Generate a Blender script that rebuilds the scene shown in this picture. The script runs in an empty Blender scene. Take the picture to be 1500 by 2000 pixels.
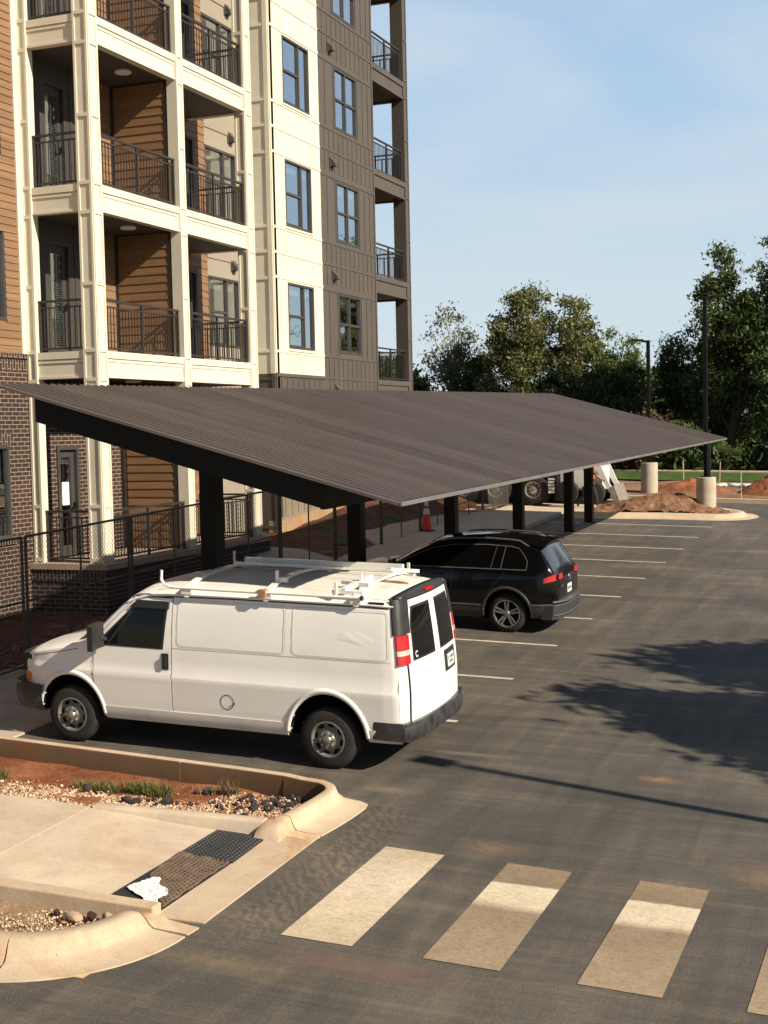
import bpy, bmesh, math, random
import numpy as np
from mathutils import Vector, Matrix, noise
R = math.radians
scene = bpy.context.scene
col = scene.collection
random.seed(7)

# ------------------------------------------------------------------ ground
CAMZ = 4.462
GA, GB, GC = -0.027404, 0.0330512, 4.5092e-05
def gz(x, y):
    """height of the sloping lot; it flattens out far from the car park"""
    yy = min(y, 75.0)
    xx = max(-45.0, min(45.0, x))
    return GA*xx + GB*yy + GC*(yy-28)**2
def sstep(t):
    t = max(0.0, min(1.0, t)); return t*t*(3-2*t)
def soilz(x, y):
    """planting strip between the fence and the building: dips at the near end"""
    return gz(x, y) - .37*sstep((-13.2-x)/2.2)*sstep((31.5-y)/5) + sstep((-14.0-x)/1.9)*sstep((y-31.9)/1.2)*(.17+.072*max(0, min(y, 42)-33.2))

# ------------------------------------------------------------------ mesh builder
class MB:
    def __init__(s):
        s.v = []; s.f = []; s.m = []
    def face(s, pts, m=0):
        b = len(s.v); s.v += [tuple(p) for p in pts]; s.f.append(tuple(range(b, b+len(pts)))); s.m.append(m)
    def raw(s, vs, fs, m=0):
        b = len(s.v); s.v += [tuple(p) for p in vs]
        for f in fs: s.f.append(tuple(i+b for i in f)); s.m.append(m)
    def box(s, x0, x1, y0, y1, z0, z1, m=0):
        if x0 > x1: x0, x1 = x1, x0
        if y0 > y1: y0, y1 = y1, y0
        if z0 > z1: z0, z1 = z1, z0
        vs = [(x0,y0,z0),(x1,y0,z0),(x1,y1,z0),(x0,y1,z0),(x0,y0,z1),(x1,y0,z1),(x1,y1,z1),(x0,y1,z1)]
        s.raw(vs, [(0,3,2,1),(4,5,6,7),(0,1,5,4),(1,2,6,5),(2,3,7,6),(3,0,4,7)], m)
    def bar(s, a, b, w, h=None, up=(0,0,1), m=0):
        """rectangular bar from a to b, w across and h along 'up'"""
        h = w if h is None else h
        a = Vector(a); b = Vector(b); d = (b-a).normalized(); u = Vector(up)
        r = d.cross(u)
        if r.length < 1e-4: r = d.cross(Vector((1,0,0)))
        r.normalize(); u = r.cross(d).normalized()
        vs = []
        for p in (a, b):
            for sx, sy in ((-1,-1),(1,-1),(1,1),(-1,1)): vs.append(p + r*(sx*w/2) + u*(sy*h/2))
        s.raw(vs, [(0,1,2,3),(7,6,5,4),(0,4,5,1),(1,5,6,2),(2,6,7,3),(3,7,4,0)], m)
    def tube(s, pts, rad, n=8, m=0, caps=True):
        pts = [Vector(p) for p in pts]; k = len(pts)
        rads = rad if isinstance(rad, (list, tuple)) else [rad]*k
        b = len(s.v); ref = Vector((0.13,0.21,1.0)).normalized()
        for i, p in enumerate(pts):
            d = (pts[min(i+1,k-1)] - pts[max(i-1,0)]).normalized()
            r = d.cross(ref)
            if r.length < 1e-3: r = d.cross(Vector((1,0,0)))
            r.normalize(); u = d.cross(r)
            for j in range(n):
                t = 2*math.pi*j/n
                s.v.append(tuple(p + (r*math.cos(t) + u*math.sin(t))*rads[i]))
        for i in range(k-1):
            for j in range(n):
                j2 = (j+1) % n
                s.f.append((b+i*n+j, b+(i+1)*n+j, b+(i+1)*n+j2, b+i*n+j2)); s.m.append(m)
        if caps:
            s.f.append(tuple(b+j for j in range(n))); s.m.append(m)
            s.f.append(tuple(b+(k-1)*n+j for j in reversed(range(n)))); s.m.append(m)
    def lathe(s, prof, c, axis='z', n=24, m=0, arc=(0, 2*math.pi)):
        """prof: list of (radius, along axis)"""
        b = len(s.v); k = len(prof); full = abs(arc[1]-arc[0]-2*math.pi) < 1e-6
        nn = n if full else n+1
        for j in range(nn):
            t = arc[0] + (arc[1]-arc[0])*j/n; ct, st = math.cos(t), math.sin(t)
            for r, h in prof:
                if axis == 'z': p = (c[0]+r*ct, c[1]+r*st, c[2]+h)
                elif axis == 'y': p = (c[0]+r*ct, c[1]+h, c[2]+r*st)
                else: p = (c[0]+h, c[1]+r*ct, c[2]+r*st)
                s.v.append(p)
        for j in range(n):
            j2 = (j+1) % nn
            for i in range(k-1):
                s.f.append((b+j*k+i, b+j2*k+i, b+j2*k+i+1, b+j*k+i+1)); s.m.append(m)
    def grid(s, fn, nu, nv, m=0, flip=False):
        b = len(s.v)
        for i in range(nu+1):
            for j in range(nv+1): s.v.append(tuple(fn(i/nu, j/nv)))
        for i in range(nu):
            for j in range(nv):
                a = b+i*(nv+1)+j
                f = (a, a+nv+1, a+nv+2, a+1)
                s.f.append(f[::-1] if flip else f); s.m.append(m)
    def slab(s, fn, nu, nv, th, m=0):
        """closed sheet: fn(u,v) outer surface, thickened by vector th(u,v) or a constant vector"""
        g = th if callable(th) else (lambda u, v: th)
        def inner(u, v):
            p = Vector(fn(u, v)); return p + Vector(g(u, v))
        s.grid(fn, nu, nv, m); s.grid(inner, nu, nv, m, True)
        for i in range(nu):
            for e in (0, 1):
                a, b2 = i/nu, (i+1)/nu
                q = [fn(a,e), fn(b2,e), inner(b2,e), inner(a,e)]
                s.face(q if e else q[::-1], m)
        for j in range(nv):
            for e in (0, 1):
                a, b2 = j/nv, (j+1)/nv
                q = [fn(e,a), fn(e,b2), inner(e,b2), inner(e,a)]
                s.face(q[::-1] if e else q, m)
    def prism(s, poly, z0, z1, m=0):
        """poly of (x,y); z0/z1 numbers or functions of (x,y)"""
        f0 = z0 if callable(z0) else (lambda x, y: z0)
        f1 = z1 if callable(z1) else (lambda x, y: z1)
        ar = sum(poly[i][0]*poly[(i+1)%len(poly)][1]-poly[(i+1)%len(poly)][0]*poly[i][1] for i in range(len(poly)))
        if ar < 0: poly = poly[::-1]
        n = len(poly); b = len(s.v)
        s.v += [(x,y,f0(x,y)) for x,y in poly] + [(x,y,f1(x,y)) for x,y in poly]
        s.f.append(tuple(b+i for i in reversed(range(n)))); s.m.append(m)
        s.f.append(tuple(b+n+i for i in range(n))); s.m.append(m)
        for i in range(n):
            j = (i+1) % n
            s.f.append((b+i, b+j, b+n+j, b+n+i)); s.m.append(m)
    def ball(s, c, r, m=0, nu=10, nv=7, sq=(1,1,1)):
        b = len(s.v)
        for i in range(nv+1):
            ph = math.pi*i/nv
            for j in range(nu):
                t = 2*math.pi*j/nu
                s.v.append((c[0]+r*sq[0]*math.sin(ph)*math.cos(t), c[1]+r*sq[1]*math.sin(ph)*math.sin(t), c[2]+r*sq[2]*math.cos(ph)))
        for i in range(nv):
            for j in range(nu):
                j2 = (j+1)%nu
                s.f.append((b+i*nu+j, b+(i+1)*nu+j, b+(i+1)*nu+j2, b+i*nu+j2)); s.m.append(m)
    def build_each(s, name, mats, parent=None, **kw):
        """every connected piece becomes an object of its own"""
        par = list(range(len(s.v)))
        def find(a):
            while par[a] != a: par[a] = par[par[a]]; a = par[a]
            return a
        key = {}
        for i, p in enumerate(s.v):
            q = tuple(round(c, 4) for c in p)
            if q in key: par[find(i)] = find(key[q])
            else: key[q] = i
        for f in s.f:
            for i in f[1:]: par[find(i)] = find(f[0])
        groups = {}
        for f, m in zip(s.f, s.m): groups.setdefault(find(f[0]), []).append((f, m))
        out = []
        for fs in groups.values():
            mb = MB(); mp = {}
            for f, m in fs:
                for i in f:
                    if i not in mp: mp[i] = len(mb.v); mb.v.append(s.v[i])
                mb.f.append(tuple(mp[i] for i in f)); mb.m.append(m)
            out.append(mb.build(name, mats, parent, **kw))
        return out
    def build(s, name, mats, parent=None, smooth=False, angle=35, bevel=0):
        me = bpy.data.meshes.new(name)
        me.from_pydata(s.v, [], s.f)
        if not isinstance(mats, (list, tuple)): mats = [mats]
        for m in mats: me.materials.append(m)
        if len(mats) > 1: me.polygons.foreach_set('material_index', s.m)
        if smooth:
            me.polygons.foreach_set('use_smooth', [True]*len(me.polygons))
            if angle < 180: me.set_sharp_from_angle(angle=R(angle))
        me.update()
        o = bpy.data.objects.new(name, me); col.objects.link(o)
        if bevel:
            bv = o.modifiers.new('soft_edge', 'BEVEL'); bv.width = bevel; bv.segments = 2; bv.limit_method = 'ANGLE'; bv.angle_limit = R(40)
        if parent: put(o, parent)
        return o

def put(o, parent):
    o.parent = parent
    o.matrix_parent_inverse = Matrix.Translation(parent.location).inverted() if parent.type == 'EMPTY' else Matrix.Identity(4)
    return o
def tag(o, label=None, cat=None, group=None, kind=None):
    if label: o['label'] = label
    if cat: o['category'] = cat
    if group: o['group'] = group
    if kind: o['kind'] = kind
    return o
def thing(name, label, cat, loc, group=None):
    o = bpy.data.objects.new(name, None); col.objects.link(o)
    o.location = loc; o.empty_display_size = .3
    return tag(o, label, cat, group)
def struct(o): return tag(o, kind='structure')
def copy_tree(o, parent=None):
    c = o.copy(); col.objects.link(c)
    if parent: c.parent = parent
    for ch in list(o.children): copy_tree(ch, c)
    return c

# ------------------------------------------------------------------ materials
def nodes_of(m):
    m.use_nodes = True
    return m.node_tree.nodes, m.node_tree.links
def _coord(N, L, kind='Object', scale=(1,1,1), rot=(0,0,0)):
    tc = N.new('ShaderNodeTexCoord'); mp = N.new('ShaderNodeMapping')
    mp.inputs['Scale'].default_value = scale; mp.inputs['Rotation'].default_value = rot
    L.new(tc.outputs[kind], mp.inputs['Vector']); return mp.outputs['Vector']
def _noise(N, L, vec, scale, detail=6, rough=.6, dist=0):
    n = N.new('ShaderNodeTexNoise'); n.inputs['Scale'].default_value = scale
    n.inputs['Detail'].default_value = detail; n.inputs['Roughness'].default_value = rough
    n.inputs['Distortion'].default_value = dist
    L.new(vec, n.inputs['Vector']); return n.outputs['Fac']
def _ramp(N, L, fac, stops):
    r = N.new('ShaderNodeValToRGB'); cr = r.color_ramp
    while len(cr.elements) > len(stops): cr.elements.remove(cr.elements[-1])
    while len(cr.elements) < len(stops): cr.elements.new(1)
    for e, (p, c) in zip(cr.elements, stops):
        e.position = p; e.color = (*c, 1) if len(c) == 3 else c
    L.new(fac, r.inputs['Fac']); return r.outputs['Color']
def _mix(N, L, fac, a, b, mode='MIX'):
    m = N.new('ShaderNodeMix'); m.data_type = 'RGBA'; m.blend_type = mode
    for sock, val in ((m.inputs[0], fac), (m.inputs[6], a), (m.inputs[7], b)):
        if isinstance(val, (int, float)): sock.default_value = val
        elif isinstance(val, tuple): sock.default_value = (*val, 1) if len(val) == 3 else val
        else: L.new(val, sock)
    return m.outputs[2]
def _bump(N, L, h, strength, dist, bsdf):
    b = N.new('ShaderNodeBump'); b.inputs['Strength'].default_value = strength; b.inputs['Distance'].default_value = dist
    L.new(h, b.inputs['Height']); L.new(b.outputs['Normal'], bsdf.inputs['Normal'])
def simple(name, c, rough=.6, metal=0, var=.12, vscale=3, bump=0, bscale=40, spec=.5, coat=0, c2=None, streak=None):
    """principled paint / metal / plastic with a little procedural unevenness"""
    m = bpy.data.materials.new(name); N, L = nodes_of(m); b = N['Principled BSDF']
    b.inputs['Roughness'].default_value = rough; b.inputs['Metallic'].default_value = metal
    b.inputs['Specular IOR Level'].default_value = spec
    b.inputs['Coat Weight'].default_value = coat; b.inputs['Coat Roughness'].default_value = .04
    v = _coord(N, L, scale=streak or (1,1,1))
    n = _noise(N, L, v, vscale)
    lo = tuple(x*(1-var) for x in c); hi = c2 or tuple(min(1, x*(1+var)) for x in c)
    cc = _ramp(N, L, n, [(.3, lo), (.7, hi)]); L.new(cc, b.inputs['Base Color'])
    rr = N.new('ShaderNodeMapRange'); rr.inputs[3].default_value = max(0, rough-.08*min(1, rough*3)); rr.inputs[4].default_value = min(1, rough+.1*min(1, rough*3))
    L.new(n, rr.inputs[0]); L.new(rr.outputs[0], b.inputs['Roughness'])
    if bump:
        _bump(N, L, _noise(N, L, v, bscale, 8, .65), bump, .02, b)
    return m
def asphalt():
    m = bpy.data.materials.new('asphalt'); N, L = nodes_of(m); b = N['Principled BSDF']
    v = _coord(N, L)
    big = _noise(N, L, v, .33, 5, .6, .6)
    c = _ramp(N, L, big, [(.30, (.056,.051,.044)), (.52, (.088,.078,.065)), (.72, (.125,.107,.085))])
    st = _noise(N, L, _coord(N, L, scale=(1.6,.16,1), rot=(0,0,R(-6))), 2.2, 6, .65, .3)     # tyre lanes along the aisle
    c = _mix(N, L, .45, c, _ramp(N, L, st, [(.34, (.58,.58,.60)), (.52, (1,1,1)), (.68, (1.6,1.5,1.32))]), 'MULTIPLY')
    st2 = _noise(N, L, _coord(N, L, scale=(.22,2.0,1), rot=(0,0,R(9))), 1.5, 6, .7, .4)      # dust dragged by turning cars
    c = _mix(N, L, .5, c, _ramp(N, L, st2, [(.38, (.72,.72,.73)), (.54, (1,1,1)), (.7, (1.9,1.7,1.4))]), 'MULTIPLY')
    dust = _noise(N, L, v, .8, 7, .7, .5)
    c = _mix(N, L, _ramp(N, L, dust, [(.60, (0,0,0)), (.76, (.55,.55,.55))]), c, (.17,.125,.085))
    clay = _noise(N, L, v, .55, 4, .6, .3)
    c = _mix(N, L, _ramp(N, L, clay, [(.66, (0,0,0)), (.76, (.5,.5,.5))]), c, (.19,.095,.05))
    # tyre tread prints along the gutter
    sx0 = N.new('ShaderNodeSeparateXYZ'); L.new(v, sx0.inputs[0])
    dx = N.new('ShaderNodeMath'); dx.operation = 'ADD'; dx.inputs[1].default_value = 5.0; L.new(sx0.outputs['X'], dx.inputs[0])
    ab = N.new('ShaderNodeMath'); ab.operation = 'ABSOLUTE'; L.new(dx.outputs[0], ab.inputs[0])
    nz = _noise(N, L, v, 1.6, 4, .6); ad0 = N.new('ShaderNodeMath'); ad0.operation = 'MULTIPLY_ADD'; ad0.inputs[1].default_value = .5; L.new(nz, ad0.inputs[0]); L.new(ab.outputs[0], ad0.inputs[2]); yl = N.new('ShaderNodeMapRange'); yl.inputs[1].default_value = 8.9; yl.inputs[2].default_value = 9.8; L.new(sx0.outputs['Y'], yl.inputs[0])
    yr = N.new('ShaderNodeMapRange'); yr.inputs[1].default_value = 13.4; yr.inputs[2].default_value = 12.6; L.new(sx0.outputs['Y'], yr.inputs[0])
    mk = N.new('ShaderNodeMath'); mk.operation = 'MULTIPLY'; L.new(_ramp(N, L, ad0.outputs[0], [(.42,(1,1,1)),(.56,(0,0,0))]), mk.inputs[0]); yy = N.new('ShaderNodeMath'); yy.operation = 'MULTIPLY'; L.new(yr.outputs[0], yy.inputs[0]); L.new(yl.outputs[0], yy.inputs[1]); L.new(yy.outputs[0], mk.inputs[1])
    wv = N.new('ShaderNodeTexWave'); wv.wave_type = 'BANDS'; wv.bands_direction = 'DIAGONAL'; wv.inputs['Scale'].default_value = 3.6; wv.inputs['Distortion'].default_value = 9; wv.inputs['Detail'].default_value = 3; wv.inputs['Detail Scale'].default_value = 1.5
    L.new(_coord(N, L, scale=(1.4,1,1)), wv.inputs['Vector'])
    c = _mix(N, L, mk.outputs[0], c, _mix(N, L, 1.0, c, _ramp(N, L, wv.outputs['Fac'], [(.25,(.78,.78,.78)),(.5,(1,1,1)),(.8,(1.12,1.10,1.05))]), 'MULTIPLY'))
    sc3 = _noise(N, L, _coord(N, L, scale=(.5,7,1), rot=(0,0,R(-24))), 2.4, 8, .8, .3)      # fine scuffs
    c = _mix(N, L, .6, c, _ramp(N, L, sc3, [(.36, (.72,.72,.73)), (.5, (1,1,1)), (.64, (1.25,1.22,1.15)), (.72, (1.7,1.6,1.45))]), 'MULTIPLY')
    fl3 = _noise(N, L, v, 34, 3, .6)
    c = _mix(N, L, _ramp(N, L, fl3, [(.70, (0,0,0)), (.76, (.7,.7,.7))]), c, (.26,.22,.17))
    dk3 = _noise(N, L, v, 1.9, 6, .7, .6)
    c = _mix(N, L, .7, c, _ramp(N, L, dk3, [(.30, (.62,.62,.63)), (.40, (1,1,1))]), 'MULTIPLY')
    sp = _noise(N, L, v, 120, 3, .6)
    c = _mix(N, L, .7, c, _ramp(N, L, sp, [(.33, (.45,.45,.45)), (.5, (1,1,1)), (.68, (1.9,1.82,1.7))]), 'MULTIPLY')
    for loc, sc, colr in (((-2.62,14.75,0),(.34,.16,1),(.34,.16,.08)),((-3.7,12.0,0),(.5,.35,1),(.20,.13,.085)),((-3.9,9.2,0),(1.1,.3,1),(.17,.10,.065)),((-5.3,13.4,0),(.5,.25,1),(.22,.17,.12)),((-1.2,12.1,0),(.5,.4,1),(.21,.15,.085)),((-4.9,15.0,0),(.9,.12,1),(.2,.165,.12)),((-4.9,8.9,0),(.9,.25,1),(.20,.15,.09))):
        tc = N.new('ShaderNodeTexCoord'); mp = N.new('ShaderNodeMapping'); mp.vector_type = 'TEXTURE'; mp.inputs['Location'].default_value = loc; mp.inputs['Scale'].default_value = sc
        L.new(tc.outputs['Object'], mp.inputs['Vector']); sx = N.new('ShaderNodeSeparateXYZ'); L.new(mp.outputs[0], sx.inputs[0]); cb = N.new('ShaderNodeCombineXYZ'); L.new(sx.outputs['X'], cb.inputs['X']); L.new(sx.outputs['Y'], cb.inputs['Y'])
        ln = N.new('ShaderNodeVectorMath'); ln.operation = 'LENGTH'; L.new(cb.outputs[0], ln.inputs[0])
        nn = _noise(N, L, v, 9, 9, .85, .5); ad = N.new('ShaderNodeMath'); ad.operation = 'MULTIPLY_ADD'; ad.inputs[1].default_value = 2.2; L.new(nn, ad.inputs[0]); L.new(ln.outputs['Value'], ad.inputs[2]); hv = N.new('ShaderNodeMath'); hv.operation = 'MULTIPLY'; hv.inputs[1].default_value = .5; L.new(ad.outputs[0], hv.inputs[0]); ad = hv
        c = _mix(N, L, _ramp(N, L, ad.outputs[0], [(.30,(.95,.95,.95)),(.60,(.62,.62,.62)),(.85,(.15,.15,.15)),(1.0,(0,0,0))]), c, colr)
    L.new(c, b.inputs['Base Color']); b.inputs['Roughness'].default_value = .82; b.inputs['Specular IOR Level'].default_value = .35
    _bump(N, L, _noise(N, L, v, 110, 6, .7), .5, .012, b)
    return m
def concrete(name, c, stain=(.36,.19,.09), amt=.5, joints=0, sc=1.0):
    m = bpy.data.materials.new(name); N, L = nodes_of(m); b = N['Principled BSDF']
    v = _coord(N, L)
    n = _noise(N, L, v, 1.7*sc, 7, .65)
    cc = _ramp(N, L, n, [(.3, tuple(x*.84 for x in c)), (.7, tuple(min(1,x*1.1) for x in c))])
    s = _noise(N, L, v, .9*sc, 6, .7, .8)
    cc = _mix(N, L, _ramp(N, L, s, [(.52, (0,0,0)), (.72, (amt,)*3)]), cc, stain)
    g = _noise(N, L, v, 60, 3, .6)
    cc = _mix(N, L, .45, cc, _ramp(N, L, g, [(.3, (.7,.7,.7)), (.55, (1,1,1)), (.75, (1.12,1.12,1.12))]), 'MULTIPLY')
    d = _noise(N, L, v, 6, 6, .75)
    cc = _mix(N, L, .5, cc, _ramp(N, L, d, [(.28, (.6,.56,.5)), (.42, (1,1,1))]), 'MULTIPLY')
    L.new(cc, b.inputs['Base Color']); b.inputs['Roughness'].default_value = .9; b.inputs['Specular IOR Level'].default_value = .25
    _bump(N, L, _noise(N, L, v, 70, 7, .7), .35, .008, b)
    return m
def earth(name, c1, c2, c3, scale=3, bump=.9):
    m = bpy.data.materials.new(name); N, L = nodes_of(m); b = N['Principled BSDF']
    v = _coord(N, L)
    cc = _ramp(N, L, _noise(N, L, v, scale, 9, .72, .4), [(.32, c1), (.5, c2), (.68, c3)])
    cc = _mix(N, L, .8, cc, _ramp(N, L, _noise(N, L, v, scale*14, 4, .7), [(.3, (.45,.45,.45)), (.5, (1,1,1)), (.7, (1.45,1.4,1.35))]), 'MULTIPLY')
    L.new(cc, b.inputs['Base Color']); b.inputs['Roughness'].default_value = .95; b.inputs['Specular IOR Level'].default_value = .15
    _bump(N, L, _noise(N, L, v, scale*9, 9, .75), bump, .06, b)
    return m
def brick(name, facing='x', vert=False):
    m = bpy.data.materials.new(name); N, L = nodes_of(m); b = N['Principled BSDF']
    tc = N.new('ShaderNodeTexCoord'); sp = N.new('ShaderNodeSeparateXYZ'); cb = N.new('ShaderNodeCombineXYZ')
    L.new(tc.outputs['Object'], sp.inputs[0])
    a = {'x': 'Y', 'y': 'X'}[facing]
    L.new(sp.outputs['Z' if vert else a], cb.inputs['X']); L.new(sp.outputs[a if vert else 'Z'], cb.inputs['Y'])
    t = N.new('ShaderNodeTexBrick'); L.new(cb.outputs[0], t.inputs['Vector'])
    t.inputs['Color1'].default_value = (.052,.029,.023,1); t.inputs['Color2'].default_value = (.032,.021,.018,1)
    t.inputs['Mortar'].default_value = (.25,.205,.16,1)
    t.inputs['Scale'].default_value = 1; t.inputs['Brick Width'].default_value = .245; t.inputs['Row Height'].default_value = .088
    t.inputs['Mortar Size'].default_value = .0085; t.inputs['Mortar Smooth'].default_value = .15; t.inputs['Bias'].default_value = -.1
    v = _coord(N, L)
    cc = _mix(N, L, .6, t.outputs['Color'], _ramp(N, L, _noise(N, L, v, 9, 6, .7), [(.3, (.65,.65,.65)), (.5, (1,1,1)), (.72, (1.3,1.25,1.2))]), 'MULTIPLY')
    cc = _mix(N, L, .4, cc, _ramp(N, L, _noise(N, L, v, .8, 5, .6), [(.35, (.75,.75,.75)), (.65, (1.15,1.12,1.1))]), 'MULTIPLY')
    L.new(cc, b.inputs['Base Color']); b.inputs['Roughness'].default_value = .9; b.inputs['Specular IOR Level'].default_value = .2
    inv = N.new('ShaderNodeMath'); inv.operation = 'SUBTRACT'; inv.inputs[0].default_value = 1; L.new(t.outputs['Fac'], inv.inputs[1])
    _bump(N, L, inv.outputs[0], .8, .01, b)
    return m
def wood(name, c1, c2, axis='y', rough=.6):
    m = bpy.data.materials.new(name); N, L = nodes_of(m); b = N['Principled BSDF']
    sc = (14,.7,22) if axis == 'y' else (.7,14,22)
    g = _noise(N, L, _coord(N, L, scale=sc), 1.6, 7, .7, .5)
    cc = _ramp(N, L, g, [(.3, c1), (.7, c2)])
    # every board its own tone
    tc = N.new('ShaderNodeTexCoord'); sp = N.new('ShaderNodeSeparateXYZ'); L.new(tc.outputs['Object'], sp.inputs[0])
    dv = N.new('ShaderNodeMath'); dv.operation = 'DIVIDE'; dv.inputs[1].default_value = .17; L.new(sp.outputs['Z'], dv.inputs[0])
    fl = N.new('ShaderNodeMath'); fl.operation = 'FLOOR'; L.new(dv.outputs[0], fl.inputs[0])
    wn = N.new('ShaderNodeTexWhiteNoise'); wn.noise_dimensions = '1D'; L.new(fl.outputs[0], wn.inputs['W'])
    cc = _mix(N, L, .5, cc, _ramp(N, L, wn.outputs['Value'], [(0, (.72,.70,.68)), (1, (1.2,1.16,1.12))]), 'MULTIPLY')
    L.new(cc, b.inputs['Base Color']); b.inputs['Roughness'].default_value = rough
    return m
def glass(name, tint=(.55,.62,.62), refl=.42, rough=.02):
    """window pane: mirrors the sky, lets the dark room show through"""
    m = bpy.data.materials.new(name); N, L = nodes_of(m)
    out = N['Material Output']; N.remove(N['Principled BSDF'])
    g = N.new('ShaderNodeBsdfGlossy'); g.inputs['Roughness'].default_value = rough; g.inputs['Color'].default_value = (.85,.9,.95,1)
    t = N.new('ShaderNodeBsdfTransparent'); t.inputs['Color'].default_value = (*tint, 1)
    fr = N.new('ShaderNodeLayerWeight'); fr.inputs['Blend'].default_value = refl
    mr = N.new('ShaderNodeMapRange'); mr.inputs[3].default_value = refl*.45; mr.inputs[4].default_value = .95
    L.new(fr.outputs['Facing'], mr.inputs[0])
    wv = _noise(N, L, _coord(N, L), 1.3, 2, .4); bp = N.new('ShaderNodeBump'); bp.inputs['Strength'].default_value = .06; bp.inputs['Distance'].default_value = .05
    L.new(wv, bp.inputs['Height']); L.new(bp.outputs['Normal'], g.inputs['Normal'])
    mx = N.new('ShaderNodeMixShader'); L.new(mr.outputs[0], mx.inputs[0]); L.new(t.outputs[0], mx.inputs[1]); L.new(g.outputs[0], mx.inputs[2])
    L.new(mx.outputs[0], out.inputs['Surface'])
    return m
def leaf(name, dark, light, trans=.25):
    m = bpy.data.materials.new(name); N, L = nodes_of(m); b = N['Principled BSDF']; out = N['Material Output']
    g = N.new('ShaderNodeNewGeometry')
    c = _ramp(N, L, g.outputs['Random Per Island'], [(0, dark), (.55, tuple((a+b2)/2 for a, b2 in zip(dark, light))), (1, light)])
    n = _noise(N, L, _coord(N, L), .6, 3, .6)
    c = _mix(N, L, .6, c, _ramp(N, L, n, [(.35, (.65,.68,.6)), (.65, (1.25,1.2,1.1))]), 'MULTIPLY')
    L.new(c, b.inputs['Base Color']); b.inputs['Roughness'].default_value = .55; b.inputs['Specular IOR Level'].default_value = .3
    t = N.new('ShaderNodeBsdfTranslucent'); L.new(c, t.inputs['Color'])
    mx = N.new('ShaderNodeMixShader'); mx.inputs[0].default_value = trans
    L.new(b.outputs[0], mx.inputs[1]); L.new(t.outputs[0], mx.inputs[2]); L.new(mx.outputs[0], out.inputs['Surface'])
    return m

M = {}
M['asphalt'] = asphalt()
M['concrete'] = concrete('pale_concrete', (.52,.42,.31), amt=.45)
M['kerb'] = concrete('kerb_concrete', (.50,.39,.27), (.40,.19,.07), .75, sc=1.4)
M['claykerb'] = concrete('clay_stained_kerb', (.125,.075,.040), (.17,.062,.025), .8, sc=1.6)
M['slab'] = concrete('walk_concrete', (.40,.345,.28), amt=.3)
M['pile'] = concrete('pole_base_concrete', (.42,.37,.29), (.42,.20,.08), .6, sc=1.2)
M['clay'] = earth('red_clay', (.16,.058,.026), (.28,.105,.048), (.38,.17,.085), 2.5)
M['mulch'] = earth('brown_mulch', (.05,.025,.016), (.12,.062,.036), (.21,.12,.072), 4)
M['ground'] = earth('bare_ground', (.12,.07,.04), (.19,.115,.07), (.26,.17,.105), .8, .5)
M['grass'] = earth('grass_sward', (.030,.060,.014), (.055,.095,.022), (.10,.135,.04), 1.5, .8)
M['brick_x'] = brick('brick_facing_lot', 'x'); M['brick_y'] = brick('brick_facing_side', 'y')
M['soldier_x'] = brick('soldier_course', 'x', True); M['soldier_y'] = brick('soldier_course_side', 'y', True)
M['siding'] = wood('cedar_siding', (.165,.088,.043), (.255,.152,.079), 'y')
M['siding_y'] = wood('cedar_siding_side', (.17,.088,.040), (.27,.155,.075), 'x')
M['cream'] = simple('cream_paint', (.63,.58,.455), .55, var=.05, vscale=1.2, spec=.35)
M['taupe'] = simple('taupe_paint', (.27,.235,.185), .6, var=.06, vscale=1.2, spec=.35)
M['brown'] = simple('brown_paint', (.080,.068,.056), .6, var=.07, vscale=1.5, spec=.35)
M['darkbrown'] = simple('dark_brown_board', (.045,.038,.032), .6, var=.1)
M['tan'] = simple('tan_paint', (.26,.215,.155), .6, var=.08, vscale=1.5, spec=.3)
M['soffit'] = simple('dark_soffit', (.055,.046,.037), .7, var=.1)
M['bronze'] = simple('bronze_rail', (.030,.024,.021), .45, var=.15, spec=.5)
M['winframe'] = simple('window_vinyl', (.045,.042,.038), .5, var=.1)
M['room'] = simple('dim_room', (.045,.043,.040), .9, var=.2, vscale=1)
M['blind'] = simple('white_blind', (.72,.72,.68), .6, var=.05)
M['pane'] = glass('window_glass', refl=.66)
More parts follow.
